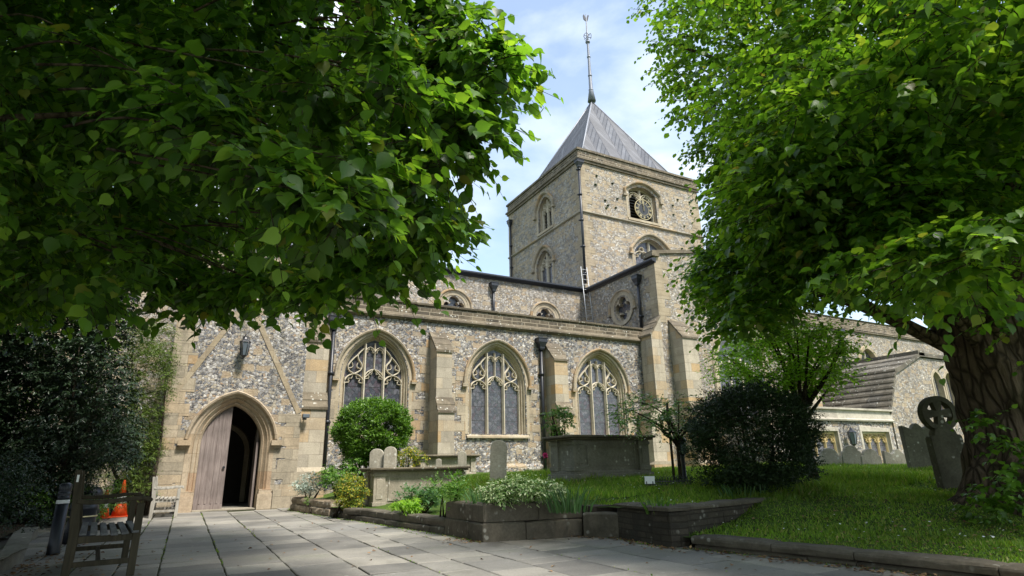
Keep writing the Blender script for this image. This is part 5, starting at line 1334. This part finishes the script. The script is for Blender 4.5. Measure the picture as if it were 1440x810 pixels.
# grass blades on the lawn
def grassfield(name, n, seed, dens):
    rg = np.random.default_rng(seed); pts_ = []
    while len(pts_) < n:
        x = rg.uniform(3.6, 17); y = rg.uniform(.5, 13.5)
        if x < edge_x(y)+.34: continue
        if 7.4 < y < 8.0 and x < 5.5: continue
        if y > 8 and x < 5.3: continue
        pts_.append((x, y, hgt(x, y)-.005))
    p = np.array(pts_); d = unit(rg.normal(size=(n, 3))*[.35, .35, 0]+[0, 0, 1.0]); far = np.linalg.norm(p[:, :2], axis=1)
    short = np.where((p[:, 1] < 6.2), .42, 1.0)*(.55+.9*np.clip(.5+.5*np.sin(p[:, 0]*1.3+2*np.sin(p[:, 1]*.9))*np.cos(p[:, 1]*1.7+p[:, 0]*.6), 0, 1))
    h = (.05+.06*rg.random(n))*short*(1+.5*(np.sin(p[:, 0]*2.1+p[:, 1]*1.3) > .6)); w_ = .006*(1+far*.08)
    s = unit(np.cross(d, rg.normal(size=(n, 3)))); bend = rg.normal(size=(n, 3))*[.3, .3, 0]
    V = np.stack([p+s*w_[:, None], p-s*w_[:, None], p+d*h[:, None]+bend*h[:, None]], 1)
    Fc = np.arange(n*3).reshape(-1, 3)
    o = arrmesh(name, V.reshape(-1, 3), Fc, 3, MAT['grass']); return tag(o, 'short green grass blades on the churchyard lawn', 'grass', None, 'stuff')
grassfield('grass', 170000, 5, 1)
rgm = np.random.default_rng(8)
def litter(n, f, name, label):
    P_ = []; 
    while len(P_) < n:
        q_ = f()
        if q_ is not None: P_.append(q_)
    P_ = np.array(P_); A = rgm.normal(size=(n, 3))*[1, 1, .15]; Nn = rgm.normal(size=(n, 3))*.25+[0, 0, 1]
    o = leaves(name, P_, A, Nn, .035+.03*rgm.random(n), DIAM, MAT['litter']); tag(o, label, 'leaf litter', None, 'stuff')
def f1():
    t = rgm.random()
    if t < .5: x, y = rgm.uniform(-1.6, -.2), rgm.uniform(6.8, 11.5); return (x, y, .012) if rgm.random() < math.exp(-(x+1.6)*2.2) else None
    if t < .8:
        y = rgm.uniform(1, 8.5); x = edge_x(y)-abs(rgm.normal())*.15; return (x, y, .012)
    if t < .87: return (rgm.uniform(-1.5, 5.5), rgm.uniform(4, 14), .012)
    y = rgm.uniform(3, 6); x = rgm.uniform(edge_x(y)+.35, 9); return (x, y, hgt(x, y)+.02)
litter(1500, f1, 'fallen_leaves', 'dry brown fallen leaves along the path edges and under the bench')
# daisies in the grass
P_ = []
while len(P_) < 420:
    x = rgm.uniform(5.6, 15); y = rgm.uniform(2, 12)
    if x > edge_x(y)+.5 and math.sin(x*1.9)*math.cos(y*1.4) > -.2 and not (y > 8 and x < 5.6): P_.append((x, y, hgt(x, y)+rgm.uniform(.05, .09)))
P_ = np.array(P_); n = len(P_); A = rgm.normal(size=(n, 3))*[1, 1, .2]; Nn = rgm.normal(size=(n, 3))*.2+[0, 0, 1]
o = leaves('daisies', P_, A, Nn, .022+.01*rgm.random(n), OVAL, MAT['white'], wide=2.0); tag(o, 'tiny white daisies scattered through the lawn', 'flowers', None, 'stuff')
# weeds and moss cushions in the paving joints and along the foot of the walls
P_ = []
while len(P_) < 1500:
    y = rgm.uniform(1, 18); k_ = rgm.random()
    if k_ < .55: x = edge_x(y)-abs(rgm.normal())*.05-.01
    else:
        x = rgm.uniform(-1.5, edge_x(y)); x = X_JOINTS[int(np.argmin(np.abs(np.array(X_JOINTS)-x)))]+rgm.normal()*.006
        if math.sin(x*3.1+1)*math.sin(y*.8+x) < .25: continue
    P_.append((x, y, -.002))
P_ = np.array(P_); n = len(P_); A = rgm.normal(size=(n, 3))*[.6, .6, .3]+[0, 0, .5]; Nn = rgm.normal(size=(n, 3))
o = leaves('joint_weeds', P_, A, Nn, .012+.02*rgm.random(n), DIAM, MAT['grass']); tag(o, 'small weeds and moss in the paving joints and at the foot of the walls', 'weeds', None, 'stuff')

# ------------------------------------------------------------------ tombs and headstones
def chest_tomb(name, label, x, y, z, L_, W_, H_, mat, rz=0, pil=.26, lid=.09, two=True):
    root = empty(name, (x, y, z), rz); tag(root, label, 'tomb')
    mb = MB(); mb.box((.10, .10, .08), (L_-.10, W_-.10, H_-lid)); mb.box((.0, .0, -.25), (L_, W_, .07)); mb.box((.04, .04, .07), (L_-.04, W_-.04, .12)); mb.build('body', mat, root, .008)
    for (a, b) in ((.05, .05), (L_-.05-pil, .05), (.05, W_-.05-pil), (L_-.05-pil, W_-.05-pil)):
        pm = MB(); pm.box((a, b, .12), (a+pil, b+pil, H_-lid-.001)); pm.box((a-.02, b-.02, .121), (a+pil+.02, b+pil+.02, .20)); pm.box((a-.02, b-.02, H_-lid-.09), (a+pil+.02, b+pil+.02, H_-lid-.03))
        pm.box((a+.06, b-.012, .26), (a+pil-.06, b+pil+.012, H_-lid-.15))
        pm.build('pilaster', mat, root, .006)
    pn = MB(); x0_, x1_ = .05+pil+.08, L_-.05-pil-.08
    for yy in (.10-.02, W_-.10):
        for q_ in ((x0_, .22, x1_, .25), (x0_, H_-lid-.14, x1_, H_-lid-.11), (x0_, .25, x0_+.03, H_-lid-.14), (x1_-.03, .25, x1_, H_-lid-.14)): pn.box((q_[0], yy, q_[1]), (q_[2], yy+.02, q_[3]))
    pn.build('panel_frame', mat, root)
    ld = MB(); ld.box((-.07, -.07, H_-lid*.55), (L_+.07, W_+.07, H_)); ld.box((-.03, -.03, H_-lid+.0005), (L_+.03, W_+.03, H_-lid*.55-.001)); ld.build('lid', MAT['weather'], root, .015)
    return root
def place(px0, px1, y, py):   # x-range at plane y
    a = cf+cr*(px0-720)/F-cu*(py-405)/F; b = cf+cr*(px1-720)/F-cu*(py-405)/F
    return a[0]*y/a[1], b[0]*y/b[1]
xa, xb = place(524, 657, 13.2, 665)
chest_tomb('chest_tomb', 'long grey chest tomb with corner pilasters behind the golden bush', xa, 13.2, .10, xb-xa, .85, .92, MAT['chest_pale'])
xa, xb = place(806, 918, 9.7, 640)
chest_tomb('chest_tomb', 'large greenish chest tomb with overhanging lid on the lawn below the right aisle window', xa, 9.7, .76, xb-xa, .95, .80, MAT['chest'])
xa, xb = place(590, 672, 16.6, 648)
chest_tomb('chest_tomb', 'distant pale table tomb close to the church wall behind the small headstones', xa, 16.6, .74, xb-xa, .8, .62, MAT['chest_pale'], pil=.15)
def headstone(name, label, px0, px1, pyt, d, kind='round', mat='grave', thick=.09, rz=0.0, tilt=0.0, group=None, zb=None):
    a = pt(px0, pyt, d); b = pt(px1, pyt, d); c = (a+b)/2; base = zb if zb is not None else hgt(c[0], c[1])-.05
    W_ = np.linalg.norm(b-a)/max(.4, math.cos(abs(rz-(-YAW)) if False else 0)); H_ = c[2]-base
    root = empty(name, (c[0], c[1], base), -YAW+rz if True else 0)
    root.rotation_euler[1] = tilt
    tag(root, label, 'gravestone', group)
    h = W_/2; n = 12; pts_ = [(-h, -.1)]
    if kind == 'round': pts_ += [(-h, H_-h*.8)]+[(-h*math.cos(math.pi*i/n), H_-h*.8+h*.8*math.sin(math.pi*i/n)) for i in range(1, n)]+[(h, H_-h*.8)]
    elif kind == 'shoulder':
        s = h*.28; pts_ += [(-h, H_-h*.75), (-h+s*.3, H_-h*.62), (-h+s, H_-h*.6)]+[(-(h-s)*math.cos(math.pi*i/n), H_-h*.6+h*.6*math.sin(math.pi*i/n)) for i in range(1, n)]+[(h-s, H_-h*.6), (h-s*.3, H_-h*.62), (h, H_-h*.75)]
    elif kind == 'wavy':
        pts_ += [(-h, H_-.10)]+[(-h+2*h*i/14, H_-.07+.07*math.cos((i/14-.5)*4*math.pi)*(1 if abs(i-7) < 4 else .4)) for i in range(15)]+[(h, H_-.10)]
    else:
        pts_ += [(-h, H_-h*.9)]+[(-h*math.cos(math.pi/2*i/6)**.8, H_-h*.9+h*.9*(i/6)**.8) for i in range(1, 6)]+[(0, H_)]+[(h*math.cos(math.pi/2*i/6)**.8, H_-h*.9+h*.9*(i/6)**.8) for i in range(5, 0, -1)]+[(h, H_-h*.9)]
    pts_ += [(h, -.1)]
    n = len(pts_); mb = MB(); vs = [(u, s*thick/2, v) for s in (-1, 1) for u, v in pts_]
    mb.add(vs, [tuple(range(n)), tuple(range(n, 2*n))]+[(i, (i+1) % n, n+(i+1) % n, n+i) for i in range(n)])
    mb.build('slab', MAT[mat], root, .012)
    return root, W_, H_
headstone('headstone', 'left of the two small round-topped headstones behind the chest tomb', 521, 540, 631, 14.5, 'round', 'grave', .12)
headstone('headstone', 'right of the two small round-topped headstones behind the chest tomb, slightly taller', 541, 558, 628, 14.4, 'round', 'grave', .12)
headstone('headstone', 'tiny rounded headstone in front of the distant table tomb', 613, 621, 645, 15.6, 'round', 'grave', .08)
headstone('headstone', 'small narrow headstone to the right of the distant table tomb lid', 644, 656, 634, 15.2, 'pointed', 'grave', .10)
headstone('headstone', 'tall narrow weathered headstone between the two planters, below the middle window', 688, 711, 619, 13.2, 'round', 'grave', .14, tilt=.04)
for i, (a, b, t, k, lab) in enumerate([(1146, 1181, 632, 'shoulder', 'leftmost of the row of pale headstones on the lawn crest'), (1181, 1207, 628, 'shoulder', 'taller shouldered headstone, second from the left in the crest row'),
                           (1206, 1236, 633, 'shoulder', 'third headstone of the crest row, in front of the vestry lantern'), (1240, 1279, 633, 'wavy', 'broad wavy-topped headstone with white lichen at the right of the crest row')]):
    headstone('headstone', lab, a, b, t-2, 15.5, k, 'grave', .11, rz=[.1, -.05, .12, 0][i], group='row of headstones below the vestry')
headstone('headstone', 'tall dark mossy double-topped headstone left of the wheel cross', 1266, 1308, 595, 13.5, 'wavy', 'grave_dark', .14, tilt=-.03)
r_, W_, H_ = headstone('wheel_cross_grave', 'dark mossy gravestone topped by a ringed wheel cross beside the big tree trunk', 1303, 1347, 598, 10.4, 'shoulder', 'grave_dark', .16, tilt=-.03)
cx_ = MB(); cz = H_+.20; ro, ri = .30, .215; n = 30
for s in (1,):
    O_ = [(ro*math.cos(2*math.pi*i/n), cz+ro*math.sin(2*math.pi*i/n)) for i in range(n)]; I_ = [(ri*math.cos(2*math.pi*i/n), cz+ri*math.sin(2*math.pi*i/n)) for i in range(n)]
    vs = [(u, y_, v) for y_ in (-.07, .07) for P in (O_, I_) for u, v in P]
    fs = []
    for i in range(n):
        j = (i+1) % n; fs += [(i, j, n+j, n+i), (2*n+i, 2*n+j, 3*n+j, 3*n+i), (i, j, 2*n+j, 2*n+i), (n+i, n+j, 3*n+j, 3*n+i)]
    cx_.add(vs, fs)
for k in range(4):
    a_ = k*math.pi/2; e = np.array([math.cos(a_), math.sin(a_)]); t_ = np.array([-e[1], e[0]])
    P = [e*.0+t_*.035, e*.0-t_*.035, e*.225-t_*.085, e*.225+t_*.085]
    vs = [(q_[0], y_, cz+q_[1]) for y_ in (-.055-.001*k, .055+.001*k) for q_ in P]; cx_.add(vs, [(0, 1, 2, 3), (4, 5, 6, 7)]+[(i, (i+1) % 4, 4+(i+1) % 4, 4+i) for i in range(4)])
cx_.build('wheel_cross', MAT['grave_dark'], r_)

# ------------------------------------------------------------------ benches
def bench(loc, rz, L_, label, mf, ms, arm=.66, back=1.0, dep=.58, sc=1.0):
    root = empty('park_bench', loc, rz); tag(root, label, 'bench')   # sits along +Y, faces +X
    for yy in (0, L_-.06):
        for nm, P in (('rear_leg', [(-.02, 0), (.05, 0), (.05+.02, .42), (.0, back), (-.06, back), (-.015, .42)]), ):
            n = len(P); mb = MB(); mb.add([(a, y_, b) for y_ in (yy, yy+.06) for a, b in P], [tuple(range(n)), tuple(range(n, 2*n))]+[(i, (i+1) % n, n+(i+1) % n, n+i) for i in range(n)]); mb.build('leg', mf, root, .006)
        mb = MB(); mb.box((dep-.07, yy, 0), (dep, yy+.06, arm-.035)); mb.build('leg', mf, root, .006)
        P = [(.0, arm-.02), (.12, arm-.035), (.30, arm-.03), (.45, arm-.015), (.56, arm-.005), (dep+.06, arm-.03), (dep+.07, arm+.0), (dep+.03, arm+.025), (.45, arm+.03), (.30, arm+.012), (.12, arm+.01), (.0, arm+.025)]
        n = len(P); mb = MB(); mb.add([(a, y_, b) for y_ in (yy-.01, yy+.07) for a, b in P], [tuple(range(n)), tuple(range(n, 2*n))]+[(i, (i+1) % n, n+(i+1) % n, n+i) for i in range(n)]); mb.build('armrest', mf, root, .008)
        mb = MB(); mb.box((.05, yy+.012, .34), (dep-.07, yy+.048, .405)); mb.box((.03, yy+.012, .12), (dep-.07, yy+.048, .17)); mb.build('side_rail', mf, root, .004)
    mb = MB(); k = 6
    for i in range(k):
        x0_ = .07+i*(dep-.06)/k; mb.box((x0_, -.02, .408+.010*math.cos(i)), (x0_+.062, L_+.02, .43+.010*math.cos(i)))
    mb.build('seat', ms, root, .004)
    mb = MB(); mb.box((dep-.05, .06, .34), (dep-.02, L_-.06, .40)); mb.box((.25, .06, .13), (.29, L_-.06, .165)); mb.build('front_rail', mf, root, .004)
    mb = MB(); mb.box((-.055, .061, back-.11), (-.015, L_-.061, back-.01)); mb.box((-.01, .061, .47), (.03, L_-.061, .53))
    for i in range(int(L_/.12)-1): mb.box((-.035, .12+i*.12, .53), (-.012, .165+i*.12, back-.11))
    mb.build('backrest', mf, root, .004)
    return root
b1 = bench((-.93, 7.60, 0), R(6), 1.65, 'dark green-brown wooden bench seen end-on in the left foreground', MAT['bench'], MAT['bench_slat'], .74, 1.05, .60)
pq = MB(); pq.box((-.07, .02, .93), (-.055, .05, 1.0)); 
pl_ = MB(); pl_.box((-.035, -.006, .93), (-.015, -.001, 1.0)); pl_.build('plaque', MAT['white'], b1)
bench((-.60, 16.75, 0), 0, 1.4, 'weathered pale wooden bench beside the porch door', MAT['bench_grey'], MAT['bench_grey'], .66, .92, .56)

# ------------------------------------------------------------------ bollards, bins, cones
def bollard(p, h, r, label):
    root = empty('bollard', (p[0], p[1], 0)); tag(root, label, 'bollard', 'black bollards')
    mb = MB(); mb.lathe([(r*1.0, 0), (r*1.05, .02), (r, .05), (r*.97, h*.70)], 18); mb.lathe([(r, h*.76), (r, h*.80), (r*.9, h*.805), (r, h*.83), (r, h*.86), (r*.9, h*.865), (r, h*.89), (r, h*.93), (r*.9, h*.98), (r*.5, h)], 18); mb.build('post', MAT['bin'], root)
    mb = MB(); mb.lathe([(r*1.01, h*.705), (r*1.02, h*.71), (r*1.02, h*.75), (r*1.01, h*.755)], 18); mb.build('reflective_band', MAT['reflect'], root)
bp = pt(76, 779, 8.4); 
import numpy.linalg as LA
def gp(px, py, z=0.0):
    r = cf+cr*(px-720)/F-cu*(py-405)/F; t = (z-HC)/r[2]; return r*t+np.array([0, 0, HC])
p = gp(74, 780); bollard(p, .90, .075, 'black bollard with grey band at the edge of the left bed')
p = gp(160, 726); bollard((p[0]-.05, p[1]+.3), .88, .10, 'slim dark bollard half hidden behind the larger traffic cone')
def bin_(p, h, r, label, gold=False):
    root = empty('litter_bin', (p[0], p[1], 0)); tag(root, label, 'bin')
    mb = MB(); prof_ = [(r*1.12, 0), (r*1.15, .03), (r*1.15, .18), (r*1.0, .22), (r*.95, h*.75), (r*1.04, h*.77), (r*1.04, h*.83), (r*.9, h*.93), (r*.5, h)]
    mb.lathe(prof_, 28)
    for k in range(28):
        a_ = 2*math.pi*k/28; mb.box((r*1.14, -.012, .02), (r*1.18, .012, .17), Matrix.Rotation(a_, 4, 'Z'))
    mb.build('body', MAT['bin'], root)
    mb = MB(); mb.lathe([(r*1.045, h*.60), (r*1.05, h*.605), (r*1.05, h*.625), (r*1.045, h*.63)], 28); mb.build('gold_band', MAT['gold'], root)
p = gp(106, 765); bin_((p[0], p[1]+.2), .62, .19, 'wide black litter bin with ribbed base behind the near bench')
p = gp(122, 737); bin_((p[0], p[1]+.2), .74, .17, 'dark blue-black litter bin with thin gold band, next to the cones')
def cone(p, h, label):
    root = empty('traffic_cone', (p[0], p[1], 0), .3); tag(root, label, 'traffic cone', 'traffic cones by the bins')
    mb = MB(); r0 = h*.20; mb.box((-r0*1.25, -r0*1.25, 0), (r0*1.25, r0*1.25, .03)); mb.build('base', MAT['orange'], root, .01)
    rr = lambda t: r0*(1-t)+.022*t
    mb = MB(); mb.lathe([(rr(0), .031), (rr(.36), h*.36)], 20); mb.lathe([(rr(.58), h*.58), (rr(.97), h*.97), (rr(1)*.7, h)], 20); mb.build('body', MAT['orange'], root)
    mb = MB(); mb.lathe([(rr(.36)+.003, h*.36), (rr(.58)+.003, h*.58)], 20); mb.build('reflective_sleeve', MAT['reflect'], root)
p = gp(167, 727); cone(p, .86, 'orange and white traffic cone, the larger and nearer the porch')
p = gp(144, 729); cone((p[0]+.0, p[1]), .64, 'smaller orange and white traffic cone between the bins')

# ------------------------------------------------------------------ lamps, floodlight, ladder, small fence
def lantern(loc, nrm, label, s=1.0, name='wall_lantern'):
    root = empty(name, loc); tag(root, label, 'lantern'); nx, ny = nrm
    mb = MB(); mb.tube([(-nx*.30*s, -ny*.30*s, .32*s), (-nx*.2*s, -ny*.2*s, .46*s), (0, 0, .42*s), (0, 0, .30*s)], .014*s, 6); mb.box((-nx*.3*s-.05*s, -ny*.3*s-.02*s, .2*s), (-nx*.3*s+.05*s, -ny*.3*s+.02*s, .42*s)); mb.build('bracket', MAT['iron'], root)
    mb = MB(); mb.lathe([(.02*s, .34*s), (.06*s, .27*s), (.15*s, .20*s), (.155*s, .185*s)], 6, smooth=False); mb.lathe([(.09*s, -.20*s), (.05*s, -.24*s), (.015*s, -.28*s)], 6, smooth=False)
    for k in range(6):
        a_ = k*math.pi/3; mb.tube([(.145*s*math.cos(a_), .145*s*math.sin(a_), .19*s), (.09*s*math.cos(a_), .09*s*math.sin(a_), -.20*s)], .010*s, 4)
    mb.build('frame', MAT['iron'], root)
    mb = MB(); mb.lathe([(.132*s, .185*s), (.08*s, -.198*s)], 6, smooth=False); mb.build('pane', MAT['lampglass'], root)
def onwall(px, py, y):
    r = cf+cr*(px-720)/F-cu*(py-405)/F; t = y/r[1]; return r*t+np.array([0, 0, HC])
p = onwall(344, 490, 18.2); lantern((p[0], 18.2, p[2]), (0, -1), 'black hexagonal lantern on a bracket above the church door', 1.0)
p = onwall(1199, 616, 15.7); lantern((p[0], 15.7, p[2]), (0, -1), 'black lantern on the wall between the two vestry windows', 1.25)
p = onwall(425, 585, 18.35); root = empty('floodlight', (2.95, 18.40, p[2])); tag(root, 'small black floodlight fixed to the buttress right of the door', 'lamp')
mb = MB(); mb.box((-.10, -.10, -.05), (.10, .05, .06)); mb.build('housing', MAT['iron'], root, .01); mb = MB(); mb.tube([(0, .05, 0), (0, .19, .0)], .02, 6); mb.box((-.06, .17, -.08), (.06, .19, .08)); mb.build('bracket', MAT['iron'], root)
mb = MB(); mb.box((-.09, -.108, -.04), (.09, -.101, .05)); mb.build('lens', MAT['lampglass'], root)
# little black lamp post by the fruit tree
p = pt(963, 672, 11.4); zg = hgt(p[0], p[1]); root = empty('lamp_post', (p[0], p[1], zg)); tag(root, 'short black path lamp on a post beside the fruit tree', 'lamp')
mb = MB(); mb.lathe([(.07, -.05), (.07, .05), (.04, .08), (.035, .45), (.05, .5)], 10); mb.build('post', MAT['iron'], root)
mb = MB(); mb.lathe([(.05, .50), (.09, .54), (.085, .56)], 8); mb.lathe([(.10, .74), (.11, .76), (.05, .82), (.02, .86)], 8)
for k in range(4):
    a_ = k*math.pi/2+.4; mb.tube([(.08*math.cos(a_), .08*math.sin(a_), .55), (.09*math.cos(a_), .09*math.sin(a_), .75)], .01, 4)
mb.build('head', MAT['iron'], root); mb = MB(); mb.lathe([(.065, .56), (.075, .74)], 10); mb.build('glass', MAT['lampglass'], root)
# low black wire edging and white plaque
p = pt(935, 668, 10.8); zg = hgt(p[0], p[1]); root = empty('wire_planter', (p[0], p[1], zg), -YAW); tag(root, 'low black wire basket with dark planting under the fruit tree', 'planter')
mb = MB()
for k in range(15):
    x_ = -.32+k*.048; mb.tube([(x_, -.12, 0), (x_, -.13, .12), (x_+.024, -.13, .16), (x_+.048, -.13, .12), (x_+.048, -.12, 0)], .007, 4)
mb.box((-.34, -.14, .06), (.42, -.125, .075)); mb.box((-.34, -.14, .0), (.42, .14, .03)); mb.build('basket', MAT['iron'], root)
rg = np.random.default_rng(9); C = np.array([(rg.uniform(-.3, .4), rg.uniform(-.1, .1), rg.uniform(.04, .12)) for _ in range(14)])
P_, A_, N_, S_, b0, t0 = sprays(rg, C, np.full(14, .06), 10, 4, .07, .035); leaves('planting', P_, A_, N_, S_, OVAL, MAT['yew'], root)
p = pt(913, 670, 10.6); zg = hgt(p[0], p[1]); root = empty('plaque_stand', (p[0], p[1], zg), -YAW-.3); tag(root, 'small white plaque tilted on the grass left of the wire basket', 'plaque')
mb = MB(); mb.box((-.06, 0, -.04), (-.045, .015, .10)); mb.box((.045, 0, -.04), (.06, .015, .10)); mb.build('stake', MAT['iron'], root)
mb = MB(); mb.box((-.085, -.02, .06), (.085, -.008, .19), Matrix.Rotation(-.35, 4, 'X')); mb.build('plate', MAT['white'], root)
# ladder
root = empty('ladder', (17.28, 23.62, 7.0)); tag(root, 'aluminium ladder standing on the aisle roof against the nave gutter', 'ladder')
mb = MB(); q0 = np.array([0, 0, 0]); 
for s in (-.19, .19): mb.tube([(s, -.15, .0), (s, .20, 4.0)], .018, 6)
mb.build('rail', MAT['alu'], root)
mb = MB()
for k in range(14): t = (k+.5)/14; mb.tube([(-.19, -.15+.35*t, 4.0*t), (.19, -.15+.35*t, 4.0*t)], .011, 5)
mb.build('rungs', MAT['alu'], root)
# tree guard plate on the young tree is too small to keep apart; stake beside fruit tree
p = pt(948, 672, 11.25); zg = hgt(p[0], p[1]); mb = MB(); mb.tube([(0, 0, -.1), (.0, 0, 1.45)], .025, 7); o = mb.build('tree_stake', MAT['bench']); o.location = (p[0], p[1], zg); tag(o, 'upright wooden stake supporting the small fruit tree', 'stake')
